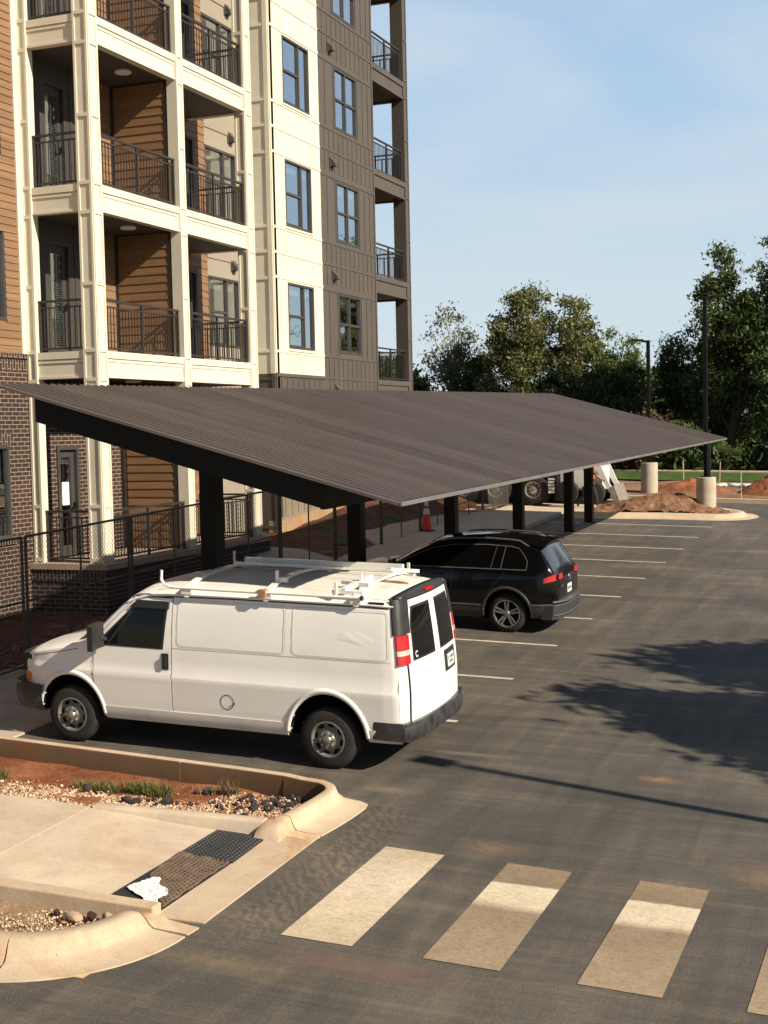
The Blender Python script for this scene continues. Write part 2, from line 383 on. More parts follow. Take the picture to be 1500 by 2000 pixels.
def roof_metal():
    """painted steel in lapped sheets: every sheet its own tone, a dark lap, dust streaks down the slope"""
    m = bpy.data.materials.new('brown_roof_metal'); N, L = nodes_of(m); b = N['Principled BSDF']; v = _coord(N, L)
    c = _ramp(N, L, _noise(N, L, _coord(N, L, scale=(.12,1.6,1)), 1.1, 6, .7, .3), [(.3,(.088,.072,.063)),(.7,(.128,.104,.091))])
    sx = N.new('ShaderNodeSeparateXYZ'); L.new(v, sx.inputs[0]); dv = N.new('ShaderNodeMath'); dv.operation = 'DIVIDE'; dv.inputs[1].default_value = .99; L.new(sx.outputs['Y'], dv.inputs[0])
    fl = N.new('ShaderNodeMath'); fl.operation = 'FLOOR'; L.new(dv.outputs[0], fl.inputs[0]); wn = N.new('ShaderNodeTexWhiteNoise'); wn.noise_dimensions = '1D'; L.new(fl.outputs[0], wn.inputs['W'])
    c = _mix(N, L, .8, c, _ramp(N, L, wn.outputs['Value'], [(0,(.84,.84,.85)),(1,(1.14,1.12,1.10))]), 'MULTIPLY')
    fr = N.new('ShaderNodeMath'); fr.operation = 'FRACT'; L.new(dv.outputs[0], fr.inputs[0])
    c = _mix(N, L, 1.0, c, _ramp(N, L, fr.outputs[0], [(0,(.45,.45,.45)),(.03,(.5,.5,.5)),(.05,(1,1,1)),(1,(1,1,1))]), 'MULTIPLY')
    d = _noise(N, L, _coord(N, L, scale=(.5,3,1)), 1.5, 7, .75)
    c = _mix(N, L, _ramp(N, L, d, [(.55,(0,0,0)),(.8,(.35,.35,.35))]), c, (.19,.165,.14))
    L.new(c, b.inputs['Base Color']); b.inputs['Roughness'].default_value = .5; b.inputs['Specular IOR Level'].default_value = .35
    return m
M['roofmetal'] = roof_metal()
M['black'] = simple('black_steel', (.0045,.004,.004), .5, var=.2, spec=.25)
M['zinc'] = simple('galvanised_trim', (.36,.35,.33), .4, metal=.7, var=.1)
M['fence'] = simple('weathered_galvanised', (.085,.075,.066), .55, metal=.5, var=.2)
M['line'] = None

# ================================================================== SETTING
def sheet(name, xs, ys, zfn, mat, **kw):
    mb = MB(); b = 0
    for x in xs:
        for y in ys: mb.v.append((x, y, zfn(x, y)))
    n = len(ys)
    for i in range(len(xs)-1):
        for j in range(n-1):
            mb.f.append((i*n+j, (i+1)*n+j, (i+1)*n+j+1, i*n+j+1)); mb.m.append(0)
    return mb.build(name, mat, smooth=True, angle=180, **kw)
def lin(a, b, n): return [a+(b-a)*i/n for i in range(n+1)]
def terrain(x, y):
    z = gz(x, y)-.03
    if x < -12.9 and 13.0 < y < 44: z = soilz(x, y)-.012+.05*(noise.noise((x*1.1, y*1.1, 0))-.2)*sstep((-13.1-x)/.8)
    if -13.2 < x < -10 and 13 < y < 41: z -= .05
    if y < 13.6 and y > 8.3 and x < -5.6: z -= .16
    return z
xs = lin(-400,-60,6)[:-1]+lin(-60,-20,10)[:-1]+lin(-20,-12.5,30)[:-1]+lin(-12.5,20,40)[:-1]+lin(20,400,8)
ys = lin(-40,8,12)[:-1]+lin(8,46,76)[:-1]+lin(46,90,30)[:-1]+lin(90,600,10)
struct(sheet('ground', xs, ys, terrain, M['ground']))
# asphalt lot: aisle and stalls, then the far cross drive
def lot(x, y): return gz(x, y)
mb = MB()
def lotpatch(x0, x1, y0, y1, nx, ny):
    mb.grid(lambda u, v: (x0+(x1-x0)*u, y0+(y1-y0)*v, lot(x0+(x1-x0)*u, y0+(y1-y0)*v)), nx, ny)
lotpatch(-10.42, 16, 13.28, 42.2, 20, 24); lotpatch(-5.2, 16, -30, 13.28, 10, 20); lotpatch(-60, -5.2, -30, 8.3, 10, 10)
lotpatch(-5.75, -5.2, 8.3, 13.28, 1, 6); lotpatch(-6.9, -5.75, 13.10, 13.28, 4, 1)
lotpatch(-9.4, 16, 42.2, 47.6, 12, 6)
struct(mb.build('asphalt_road', M['asphalt'], smooth=True, angle=180))
mb = MB(); lotpatch(-60, -9.4, 42.2, 47.6, 16, 4)
struct(mb.build('concrete_apron', M['concrete'], smooth=True, angle=180))
# soil of the planting strip
struct(sheet('planting_soil', lin(-17.6,-12.94,24), lin(8,47,110), lambda x, y: soilz(x, y)+.01+.05*noise.noise((x*1.7, y*1.7, 3)), M['clay'] if False else earth('strip_soil', (.055,.026,.017), (.12,.052,.030), (.20,.10,.06), 2.2)))
struct(sheet('far_clay', lin(-40,30,40), lin(47.9,56.6,20), lambda x, y: gz(x, y)+.03+.10*noise.noise((x*.5, y*.8, 1))-.2*sstep((y-55.6)/1), earth('far_earth', (.15,.082,.048), (.24,.135,.08), (.33,.21,.13), 1.2)))
struct(sheet('far_grass', lin(-60,60,30), lin(56.0,60.8,10), lambda x, y: gz(x, y)+.05, M['grass']))
struct(sheet('grass_verge', lin(-15.6,-13.9,18), lin(32.6,38.4,40), lambda x, y: soilz(x, y)+.0+.10*noise.noise((x*1.1, y*.8, 5)), earth('patchy_grass', (.022,.042,.010), (.05,.075,.020), (.13,.075,.040), 1.6)))
# walkway slab in front of the stalls, with joints
mb = MB()
def walkz(y): return .022 + .10*sstep((y-24)/7)
for k in range(18):
    y0 = 13.62+k*1.56; y1 = y0+1.548
    ys_ = [y0, y1]
    mb.prism([(-12.95,y0),(-10.42,y0),(-10.42,y1),(-12.95,y1)], lambda x, y: gz(x, y)-.08, lambda x, y: gz(x, y)+walkz(y))
struct(mb.build('walkway', M['slab'], bevel=.008))
# branch walk across the planting strip and the raised planter edge
mb = MB()
mb.prism([(-15.9,30.3),(-12.96,28.1),(-12.96,29.8),(-14.6,31.3),(-15.9,31.5)], lambda x, y: gz(x, y)-.2, lambda x, y: gz(x, y)+.06)
mb.prism([(-14.9,35.3),(-12.96,32.6),(-12.96,41.4),(-13.7,41.4)], lambda x, y: gz(x, y)-.2, lambda x, y: gz(x, y)+.07)
struct(mb.build('branch_path', M['slab'], bevel=.01))

# ---- kerbs: a profile swept along a plan path
def sweep(name, path, prof, mat, closed=False, zf=gz, caps=True, stain=0):
    """path: (x,y); prof: list of (offset to the right of travel, height)"""
    P = [Vector((x, y, 0)) for x, y in path]; n = len(P); mb = MB(); k = 0
    for i, p in enumerate(P):
        a = P[(i-1) % n] if closed or i > 0 else p; c = P[(i+1) % n] if closed or i < n-1 else p
        d = (c-a).normalized(); r = Vector((d.y, -d.x, 0))
        pr = prof(i/(n-1)) if callable(prof) else prof
        for o, h in pr:
            q = p + r*o; mb.v.append((q.x, q.y, zf(q.x, q.y)+h))
        k = len(pr)
    for i in range(n if closed else n-1):
        j = (i+1) % n
        for t in range(k-1):
            mb.f.append((i*k+t, i*k+t+1, j*k+t+1, j*k+t)); mb.m.append(1 if t < stain else 0)
    if caps and not closed:
        mb.f.append(tuple(range(k))); mb.m.append(0); mb.f.append(tuple((n-1)*k+t for t in reversed(range(k)))); mb.m.append(0)
    return mb.build(name, mat, smooth=True, angle=50)
def arc(cx, cy, r, a0, a1, n=10): return [(cx+r*math.cos(R(a0+(a1-a0)*i/n)), cy+r*math.sin(R(a0+(a1-a0)*i/n))) for i in range(n+1)]
def dense(path, step=.35):
    out = []
    for (a, b), (c, d) in zip(path, path[1:]):
        n = max(1, int(math.hypot(c-a, d-b)/step))
        out += [(a+(c-a)*i/n, b+(d-b)*i/n) for i in range(n)]
    return out+[path[-1]]
# upper island: starts far left, runs towards the aisle, rounds the nose and returns to the ramp.  right of travel = inside
pathA = dense([(-22,13.84),(-10.2,13.36),(-6.6,13.17)])[:-1] + [(-6.35,13.14),(-6.1,13.07)] + arc(-6.02, 12.66, .40, 72, 5, 9) + [(-5.63,12.4),(-5.66,12.1),(-5.70,11.8),(-5.73,11.62)]
def profA(t):
    pan = .26*sstep((t-.86)/.06)+.02
    h = .15
    return [(.135,-.22),(.13,h-.02),(.12,h-.005),(.10,h),(.03,h),(.008,h-.012),(-.006,h-.05),(-.03,.05),(-.06,.018),(-.06-pan,.012),(-.07-pan,-.06)]
def jointed(path, prof, mats, cuts, stain=0):
    """the same kerb poured in lengths, with open joints between them"""
    n = len(path); idx = [0]+[max(1, int(c*(n-1))) for c in cuts]+[n-1]
    for a, b in zip(idx, idx[1:]):
        seg = path[a:b+1]
        if len(seg) < 2: continue
        def cutin(p, q, d): L_ = math.hypot(q[0]-p[0], q[1]-p[1]); return (p[0]+(q[0]-p[0])*d/L_, p[1]+(q[1]-p[1])*d/L_)
        s0, s1 = cutin(seg[0], seg[1], .006), cutin(seg[-1], seg[-2], .006)
        if len(seg) == 2: seg = [s0, s1]
        else: seg = [s0]+seg[1:-1]+[s1]
        struct(sweep('kerb', seg, (lambda t, a=a, b=b: prof((a+(b-a)*t)/(n-1))), mats, stain=stain))
jointed(pathA, profA, [M['kerb'], M['claykerb']], [.2,.38,.55,.70,.80,.985], 2)
# rounded nose block at the end of the upper kerb
mb = MB()
zc = gz(-5.78,11.5)
mb.slab(lambda u, v: (-5.93+.26*u, 11.67-.26*v, zc+.15*(1-(max(0,v-.25)/.75)**2)*(1-.25*(2*u-1)**4)+.004), 8, 8, lambda u, v: (0,0,-.2-.15*(1-v*v)))
struct(mb.build('kerb_nose', M['kerb'], smooth=True, angle=60))
# flare kerb along the ramp
pathB = dense([(-5.90,11.56),(-6.6,11.50),(-7.3,11.43),(-7.72,11.39)])
def profB(t):
    h = .15
    return [(.0,-.1),(.0,h-.02),(.02,h),(.13,h),(.15,h-.02),(.15,-.12)]
struct(sweep('flare_kerb', [(x, y) for x, y in pathB], profB, M['concrete']))
# lower island kerb: big rolled curve with gutter pan
pathC = [(-5.80,9.46),(-5.82,9.3)] + arc(-6.75, 9.28, .93, -2, -84, 16) + dense([(-6.9,8.33),(-9,8.22),(-16,8.0)])
def profC(t):
    s = sstep(t/.06)
    h = .05+.10*s
    return [(.17,-.1),(.165,h-.015),(.15,h),(.04,h+.002),(.012,h-.010),(-.025,h*.66),(-.06,.045),(-.10,.018),(-.41,.011),(-.42,-.06)]
jointed(pathC, profC, [M['kerb']], [.045,.36,.62,.8])
mb = MB()  # retaining edge between ramp walk and lower planter
mb.prism([(-16,9.05),(-7.3,9.30),(-5.83,9.42),(-5.83,9.56),(-7.3,9.46),(-16,9.24)], lambda x, y: gz(x, y)-.2, lambda x, y: gz(x, y)+.155-.05*sstep((x+6.3)/.5))
struct(mb.build('planter_edge', M['kerb'], bevel=.015))
# gutter apron along the ramp opening
mb = MB()
mb.prism([(-5.84,9.46),(-5.40,9.5),(-5.37,11.9),(-5.72,11.9),(-5.84,11.62)], lambda x, y: gz(x, y)-.1, lambda x, y: gz(x, y)+.012)
struct(mb.build('gutter_apron', M['kerb']))
# concrete walk that ramps down to the apron, one tooled joint
def rampz(x, y): return gz(x, y)+.015+.135*sstep((-6.0-x)/2.1)
mb = MB()
def rp(x0, x1, y0, y1, n):
    def f(u, v):
        x = x0+(x1-x0)*u; y = y0+(y1(x)-y0)*v; return (x, y, rampz(x, y))
    mb.slab(f, n, 8, (0,0,-.15))
rp(-7.74, -5.84, 9.5, lambda x: 11.56+.0985*(x+5.90), 14); rp(-10.4, -7.755, 9.4, lambda x: 11.41, 6); rp(-14, -10.415, 9.3, lambda x: 11.41, 6)
struct(mb.build('sidewalk_ramp', M['concrete'], smooth=True, angle=40))
# soil in both islands
def islz(x, y): return gz(x, y)+.11-.19*sstep((y-11.5)/1.2)-(.35 if x > -7.74 and y < 11.66+.0985*(x+5.90) else 0)
struct(sheet('island_soil', lin(-16,-5.8,120), lin(11.36,13.72,22), lambda x, y: islz(x, y)+.05*noise.noise((x*2.1, y*2.1, 2)), M['clay']))
struct(sheet('planter_soil', lin(-16,-5.95,50), lin(8.4,9.42,8), lambda x, y: gz(x, y)+.0+.05*noise.noise((x*2.1, y*2.1, 6)), earth('sandy_soil', (.22,.13,.07), (.36,.235,.14), (.48,.35,.23), 3)))
# far island with the pole bases
pathD = arc(-5.9, 42.95, .75, 20, -80, 8)[1:] + dense([(-7.2,42.16),(-9.1,41.95)])
pathD = dense([(-7.6,45.6),(-6.3,44.6)]) + arc(-5.95, 43.0, 1.0, 60, -85, 14) + dense([(-7.2,41.95),(-9.0,41.6),(-10.3,41.5)])
profD = [(.5,.02),(.30,.13),(.16,.15),(.05,.15),(.0,.13),(-.05,.04),(-.12,.014),(-.42,.010),(-.43,-.06)]
struct(sweep('kerb', pathD, profD, M['kerb']))
def mound(x, y):
    b = gz(x, y)+.10
    b += .42*math.exp(-((x+7.05)**2/.9+(y-44.0)**2/1.4)) + .32*math.exp(-((x+8.3)**2/1.2+(y-43.4)**2/.8))
    return b + .09*noise.noise((x*2.3, y*2.3, 0))+.05*noise.noise((x*6, y*6, 0))+.03*noise.noise((x*13, y*13, 0))
mb = MB()
poly = [(-6.2,44.2),(-5.45,43.4),(-5.4,42.6),(-6.0,42.3),(-7.2,42.35),(-9.6,42.0),(-9.6,44.6),(-7.6,45.2)]
def inside(x, y, poly):
    c = False
    for i in range(len(poly)):
        (x1,y1),(x2,y2) = poly[i], poly[i-1]
        if (y1 > y) != (y2 > y) and x < (x2-x1)*(y-y1)/(y2-y1)+x1: c = not c
    return c
for i in range(64):
    for j in range(48):
        x0 = -9.7+i*.07; y0 = 41.9+j*.07
        if inside(x0+.035, y0+.035, poly): mb.face([(x0,y0,mound(x0,y0)),(x0+.07,y0,mound(x0+.07,y0)),(x0+.07,y0+.07,mound(x0+.07,y0+.07)),(x0,y0+.07,mound(x0,y0+.07))])
struct(mb.build('island_mulch', earth('island_earth', (.12,.055,.03), (.22,.115,.065), (.33,.21,.125), 2.2), smooth=True, angle=180))
# far kerb across the drive and light strip behind the grass
struct(sweep('far_kerb', dense([(-30,48.3),(-12,48.1),(-4,47.4),(16,47.0)], 2), [(.2,.0),(.18,.14),(.04,.15),(-.0,.02),(-.35,.01),(-.36,-.1)], M['kerb']))
mb = MB(); mb.prism([(-60,60.7),(60,60.7),(60,61.2),(-60,61.2)], lambda x, y: gz(x, y), lambda x, y: gz(x, y)+.16)
struct(mb.build('far_path', M['concrete']))

# ---- painted markings
def paint(name, fn):
    m = bpy.data.materials.new(name); N, L = nodes_of(m); b = N['Principled BSDF']; v = _coord(N, L)
    L.new(fn(N, L, v), b.inputs['Base Color']); b.inputs['Roughness'].default_value = .8; b.inputs['Specular IOR Level'].default_value = .3
    _bump(N, L, _noise(N, L, v, 110, 6, .7), .4, .01, b)
    return m
def line_paint(N, L, v):
    w = _noise(N, L, v, 6, 8, .75)
    return _ramp(N, L, w, [(.30, (.13,.11,.085)), (.42, (.44,.39,.31)), (.7, (.62,.56,.47))])
M['line'] = paint('worn_line_paint', line_paint)
def zebra(bright):
    def f(N, L, v):
        sp = N.new('ShaderNodeSeparateXYZ'); L.new(v, sp.inputs[0])
        n1 = _noise(N, L, v, 2.5, 5, .6)
        add = N.new('ShaderNodeMath'); add.operation = 'MULTIPLY_ADD'; add.inputs[1].default_value = .12
        L.new(n1, add.inputs[0]); L.new(sp.outputs['Y'], add.inputs[2])
        mr = N.new('ShaderNodeMapRange'); mr.inputs[1].default_value = 9.5; mr.inputs[2].default_value = 11.75; L.new(add.outputs[0], mr.inputs[0])
        dirty = (.235,.175,.115); clean = (.60,.51,.36); mid = (.33,.255,.165)
        if bright: c = _ramp(N, L, mr.outputs[0], [(0, (.50,.41,.28)), (.4, (.60,.50,.36)), (.62, (.64,.55,.41)), (1, (.46,.38,.26))])
        else: c = _ramp(N, L, mr.outputs[0], [(0, mid), (.36, (.30,.225,.15)), (.52, (.27,.20,.135)), (.585, clean), (.775, (.62,.545,.40)), (.79, dirty), (1, (.27,.20,.13))])
        g = _noise(N, L, v, 26, 8, .85)
        c = _mix(N, L, .9, c, _ramp(N, L, g, [(.32, (.30,.30,.31)), (.44, (.85,.85,.84)), (.56, (1,1,1)), (.72, (1.3,1.28,1.2))]), 'MULTIPLY')
        g3 = _noise(N, L, _coord(N, L, scale=(3,14,1)), 3.5, 8, .8, .4)
        c = _mix(N, L, .8, c, _ramp(N, L, g3, [(.30, (.45,.44,.42)), (.46, (1,1,1)), (.7, (1.12,1.1,1.06))]), 'MULTIPLY')
        g2 = _noise(N, L, v, 3.5, 5, .7)
        return _mix(N, L, .5, c, _ramp(N, L, g2, [(.3, (.68,.66,.62)), (.6, (1.08,1.06,1.03))]), 'MULTIPLY')
    return f
zb1, zb2 = paint('zebra_paint_fresh', zebra(True)), paint('zebra_paint_dirty', zebra(False))
def flat(name, poly, mat, dz=.006):
    mb = MB(); mb.face([(x, y, gz(x, y)+dz) for x, y in poly]); return struct(mb.build(name, mat))
for k in range(5):
    x0 = -4.70+1.209*k; sk = -.016*(x0+4.7)
    flat('crosswalk_stripe', [(x0-.02,9.52+sk),(x0+.60-.0,9.51+sk),(x0+.63,11.68+sk),(x0+.03,11.71+sk)], zb1 if k == 0 else zb2)
for n in range(-2, 10):
    y = 18.977+2.6043*n
    if n == -2: continue
    flat('parking_line', [(-10.40,y-.05),(-5.50,y-.05),(-5.50,y+.05),(-10.40,y+.05)], M['line'])

# ================================================================== BUILDING
FL = {2: 6.20, 3: 9.555, 4: 12.91, 5: 16.265, 6: 19.62}
bld = thing('apartment_building', 'tall apartment building in cream, brown and wood cladding with stacked balconies', 'building', (-17.1, 30, 1.2))
XW, XB, YC, YP, YE = -17.1, -15.39, 23.46, 26.95, 30.6
XF, Y0, Y1, Y2, Y3 = -16.15, 33.2, 36.48, 40.7, 43.9
TOP = 23.2
# brick base wall and soldier course
mb = MB()
def wall_with_holes(mb, axis, c, th, a0, a1, z0, z1, holes, m=0):
    """wall slab on plane x=c (axis 'x') or y=c: outer face at c, thickness th inwards (-x / +y); holes (a0,a1,z0,z1)"""
    cl = lambda v, lo, hi: max(lo, min(hi, v))
    holes = [(cl(h[0],a0,a1), cl(h[1],a0,a1), cl(h[2],z0,z1), cl(h[3],z0,z1)) for h in holes]; holes = [h for h in holes if h[1]-h[0] > 1e-4 and h[3]-h[2] > 1e-4]
    As = sorted(set([a0, a1]+[h[0] for h in holes]+[h[1] for h in holes])); Zs = sorted(set([z0, z1]+[h[2] for h in holes]+[h[3] for h in holes]))
    for i in range(len(As)-1):
        for j in range(len(Zs)-1):
            ca, cz = (As[i]+As[i+1])/2, (Zs[j]+Zs[j+1])/2
            if any(h[0] < ca < h[1] and h[2] < cz < h[3] for h in holes): continue
            if axis == 'x': mb.box(c-th, c, As[i], As[i+1], Zs[j], Zs[j+1], m)
            else: mb.box(As[i], As[i+1], c, c+th, Zs[j], Zs[j+1], m)
BW = (21.05, 22.75, 2.45, 4.33)                       # window in the brick
wall_with_holes(mb, 'x', XW, .3, 8, YC-.02, .2, 5.84, [BW]); 
mb.box(XW-.3, XW, YC-.02, YC+.1, .2, 5.84)
mb.build('brick_wall', M['brick_x'], bld)
mb = MB(); mb.box(XW-.3, XW+.012, 8, YC-.03, 5.84, 6.10); mb.build('soldier_course', M['soldier_x'], bld)
mb = MB(); mb.box(XW-.3, XW+.05, 8, YC-.035, 6.10, 6.20); mb.build('brick_ledge', M['soldier_x'], bld)
mb = MB(); mb.box(XW-.2, XW+.06, BW[0]-.1, BW[1]+.12, BW[2]-.12, BW[2]); mb.build('window_sill', M['soldier_x'], bld)
mb = MB(); mb.box(XW-.05, XW+.008, BW[0]-.1, BW[1]+.12, BW[3]+.0, BW[3]+.25); mb.build('window_lintel', M['soldier_x'], bld)
def lap(mb, axis, c, a0, a1, z0, z1, pitch, holes=(), out=1):
    """lapped boards: each leans out at its lower edge"""
    z = z0
    while z < z1-.01:
        zt = min(z+pitch, z1)
        segs = [(a0, a1)]
        for h in holes:
            if h[2] < (z+zt)/2 < h[3]:
                ns = []
                for s0, s1 in segs:
                    if h[0] > s0: ns.append((s0, min(s1, h[0])))
                    if h[1] < s1: ns.append((max(s0, h[1]), s1))
                segs = [s for s in ns if s[1]-s[0] > .01]
        for s0, s1 in segs:
            o1, o2 = out*.024, out*.006
            if axis == 'x': q = [(c+o1,s0,z),(c+o1,s1,z),(c+o2,s1,zt),(c+o2,s0,zt)]; u = [(c,s0,z),(c,s1,z),(c+o1,s1,z),(c+o1,s0,z)]
            else: q = [(s0,c-o1,z),(s1,c-o1,z),(s1,c-o2,zt),(s0,c-o2,zt)]; u = [(s0,c,z),(s1,c,z),(s1,c-o1,z),(s0,c-o1,z)]
            mb.face(q); mb.face(u)
        z = zt
mb = MB()
SW = [(21.1,22.83,z,z+1.85) for z in (6.85,10.2,13.55,16.9)]
wall_with_holes(mb, 'x', XW-.004, .25, 8, YC, 6.2, TOP, SW); lap(mb, 'x', XW, 8, 23.26, 6.2, TOP, .152, SW)
mb.build('siding_wall', M['siding'], bld)
mb = MB(); mb.box(XW-.02, XW+.05, 23.262, YC+.0, 6.2, TOP); mb.build('corner_trim', M['cream'], bld)
# wall behind the balconies
mb = MB()
dh = []
for f in (2,3,4,5): dh += [(24.30,25.15,FL[f],FL[f]+2.45), (29.55,30.75,FL[f],FL[f]+2.45)]
dh += [(24.40,25.20,1.9,4.28)]
w2 = [(31.30,33.05,z,z+1.82) for z in (6.78,10.135,13.49,16.845)]
wall_with_holes(mb, 'x', XW-.03, .2, YC, YE+.72, 5.7, TOP, dh)
lap(mb, 'x', XW-.03, YC+.02, YE+.72, 5.7, TOP, .19, dh)
mb.build('balcony_back_wall', M['siding'], bld)
mb = MB(); wall_with_holes(mb, 'x', XW-.03, .2, YC, 30.9, 1.2, 5.7, dh); mb.build('patio_back_wall', M['brick_x'], bld)
mb = MB(); wall_with_holes(mb, 'x', XW-.03, .2, YE+.72, 34.0, 1.2, TOP, w2)
for f in (3,4,5,6): mb.box(XW-.03, XW-.005, YE+.72, 33.2, FL[f]-.5, FL[f]-.4)
mb.build('recessed_wall', M['taupe'], bld)
# ---- windows
def make_window(x, ya, yb, za, zb, style, blind, split=.62, parent=bld):
    """on a wall facing +x.  frame part with sash bars, pane and blind as sub-parts"""
    d = .055
    fr = MB()
    for (a, b, c, e) in ((ya,yb,zb-.06,zb),(ya,yb,za,za+.06),(ya,ya+.06,za+.06,zb-.06),(yb-.06,yb,za+.06,zb-.06)): fr.box(x-.11, x+.012, a, b, c, e)
    zm = za+(zb-za)*.5
    ym = ya+(yb-ya)*split
    fr.box(x-.10, x+.004, ym-.035, ym+.035, za+.06, zb-.06)
    fr.box(x-.09, x+.0, ya+.06, ym-.035, zm-.035, zm+.03)
    if style == 'double': fr.box(x-.09, x+.0, ym+.035, yb-.06, zm-.035, zm+.03)
    # lower sash stands proud
    fr.box(x-.06, x-.02, ya+.06, ya+.10, za+.06, zm-.035); fr.box(x-.06, x-.02, ym-.075, ym-.035, za+.06, zm-.035); fr.box(x-.06, x-.02, ya+.10, ym-.075, za+.06, za+.10)
    w = fr.build('window', M['winframe'], parent)
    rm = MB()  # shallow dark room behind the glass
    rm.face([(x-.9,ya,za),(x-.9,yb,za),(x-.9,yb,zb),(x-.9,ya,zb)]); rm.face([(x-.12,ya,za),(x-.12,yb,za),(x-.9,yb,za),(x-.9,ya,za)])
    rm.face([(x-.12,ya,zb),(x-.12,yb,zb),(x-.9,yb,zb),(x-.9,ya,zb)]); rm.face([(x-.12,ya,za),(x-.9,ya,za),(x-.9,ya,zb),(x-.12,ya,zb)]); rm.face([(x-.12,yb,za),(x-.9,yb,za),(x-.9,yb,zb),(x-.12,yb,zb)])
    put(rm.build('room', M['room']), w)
    pn = MB(); pn.face([(x-.05,ya+.03,za+.03),(x-.05,yb-.03,za+.03),(x-.05,yb-.03,zb-.03),(x-.05,ya+.03,zb-.03)])
    put(pn.build('pane', M['pane']), w)
    b = MB()
    for s0, s1 in ((ya+.07, ym-.04), (ym+.04, yb-.07)):
        if blind == 'up':
            b.box(x-.2, x-.15, s0, s1, zb-.30, zb-.12)
        else:
            z = zb-.10
            while z > zb-(zb-za)*blind:
                b.face([(x-.15,s0,z),(x-.15,s1,z),(x-.19,s1,z+.024),(x-.19,s0,z+.024)]); z -= .045
            b.box(x-.2, x-.14, s0, s1, zb-.10, zb-.05)
    put(b.build('blind', M['blind']), w)
    return w
for z, zz in ((6.80,8.615),(10.155,11.98),(13.50,15.32),(16.85,18.67)):
    make_window(XF, 34.07, 35.80, z, zz, 'single', 'up' if z < 13 else (.5 if z < 16 else .8))
for z, zz, bl in ((6.82,8.60,'up'),(10.145,11.93,'up'),(13.48,15.30,.98),(16.84,18.65,.98)):
    make_window(XF, 37.63, 39.34, z, zz, 'double', bl, .5)
for i, h in enumerate(w2): make_window(XW-.03, h[0], h[1], h[2], h[3], 'single', 'up' if i < 2 else .45)
for i, h in enumerate(SW): make_window(XW, h[0], h[1], h[2], h[3], 'single', .6)
make_window(XW, *BW, 'single', .4)
# ---- bay walls: panels and battens
wc = [(34.07,35.80,z,zz) for z, zz in ((6.80,8.615),(10.155,11.98),(13.50,15.32),(16.85,18.67))]
wb = [(37.63,39.34,z,zz) for z, zz in ((6.82,8.60),(10.145,11.93),(13.48,15.30),(16.84,18.65))]
def hband(mb, ya, yb, z, p=.018, w=.07): mb.box(XF, XF+p, ya, yb, z-w/2, z+w/2)
def vbat(mb, y, za, zb, p=.016, w=.05): mb.box(XF, XF+p, y-w/2, y+w/2, za, zb)
zl = []
for k in range(5): zl += [6.69+3.355*k, 6.06+3.355*k, 8.655+3.355*k]
cm = MB(); wall_with_holes(cm, 'x', XF, .3, Y0, Y1, 6.08, TOP, wc)
for k in range(5):
    b = 3.355*k
    for z in (6.69, 8.70, 9.37): hband(cm, Y0+.06, Y1, z+b)
    if k == 0:
        for y in (33.63,34.05,34.42,34.80,35.18,35.55,35.93): vbat(cm, y, 6.08, 6.655)
    else:
        for y in (33.63,34.05,35.86):
            vbat(cm, y, 6.05+b, 6.655+b)
            
    for y in (33.63,34.03,35.84): vbat(cm, y, 6.725+b, 8.665+b)
    for y in (33.63,34.05,35.86): vbat(cm, y, 8.735+b, 9.335+b)
    hband(cm, 34.03, 35.84, 6.745+b, .04, .05)
cm.box(XF, XF+.03, Y0-.0, Y0+.06, 6.08, TOP)
cm.build('cream_wall', M['cream'], bld)
bm_ = MB(); wall_with_holes(bm_, 'x', XF, .3, Y1, Y2, 4.4, TOP, wb); bm_.box(XF-.3, XF, Y0, Y1, 4.4, 6.08)
for k in range(5):
    b = 3.355*k
    for z in (6.06, 6.69, 8.655): hband(bm_, Y1, Y2, z+b)
    n = 12
    for i in range(1, n):
        y = Y1+(Y2-Y1)*i/n
        vbat(bm_, y, 6.095+b, 6.655+b)
        vbat(bm_, y, 5.45+b if k else 4.4, 6.025+b)
    for y in (36.95,37.56,39.41,39.85,40.28): vbat(bm_, y, 6.725+b, 8.62+b)
for y in lin(Y0,Y1,9)[1:-1]: vbat(bm_, y, 4.4, 6.0)
hband(bm_, Y0, Y1, 6.05, .03, .09)
bm_.box(XF, XF+.025, Y2-.09, Y2, 4.4, TOP)
bm_.box(XF, XF+.025, Y0, Y0+.07, 4.4, 6.0)
bm_.build('brown_wall', M['brown'], bld)
zf_ = lambda y: 2.07+.07*(y-33.2)
tn = MB(); tn.box(XF-.3, XF-.001, Y0, Y2+3.2, 1.75, 4.4)
for y in lin(Y0,Y2+3.2,26)[1:-1]: tn.box(XF-.001, XF+.02, y-.025, y+.025, 1.80, 3.3)
tn.slab(lambda u, v: (XF+.032, Y0+(Y2+3.2-Y0)*u, zf_(Y0+(Y2+3.2-Y0)*u)-.02+.10*v), 8, 1, (-.033,0,0)); tn.box(XF-.001, XF+.03, Y0, Y2+3.2, 3.3, 3.38)
tn.build('ground_floor_wall', M['tan'], bld)
fd = MB(); zf_ = lambda y: 2.07+.07*(y-33.2)
fd.slab(lambda u, v: (XF+.05, Y0-.03+(Y2+3.25-Y0)*u, .9+(zf_(Y0+(Y2+3.2-Y0)*u)-.9)*v), 8, 1, (-.37,0,0))
fd.build('foundation', concrete('clay_stained_concrete', (.42,.28,.17), (.45,.18,.06), .8), bld)
rt = MB(); rt.box(XW-.02, XF-.0, Y0-.02, Y0+.25, 6.08, TOP)
for k in range(5):
    b = 3.355*k
    for z in (6.69, 8.655, 9.37): rt.box(XW, XF-.005, Y0-.045, Y0-.02, z+b-.04, z+b+.04)
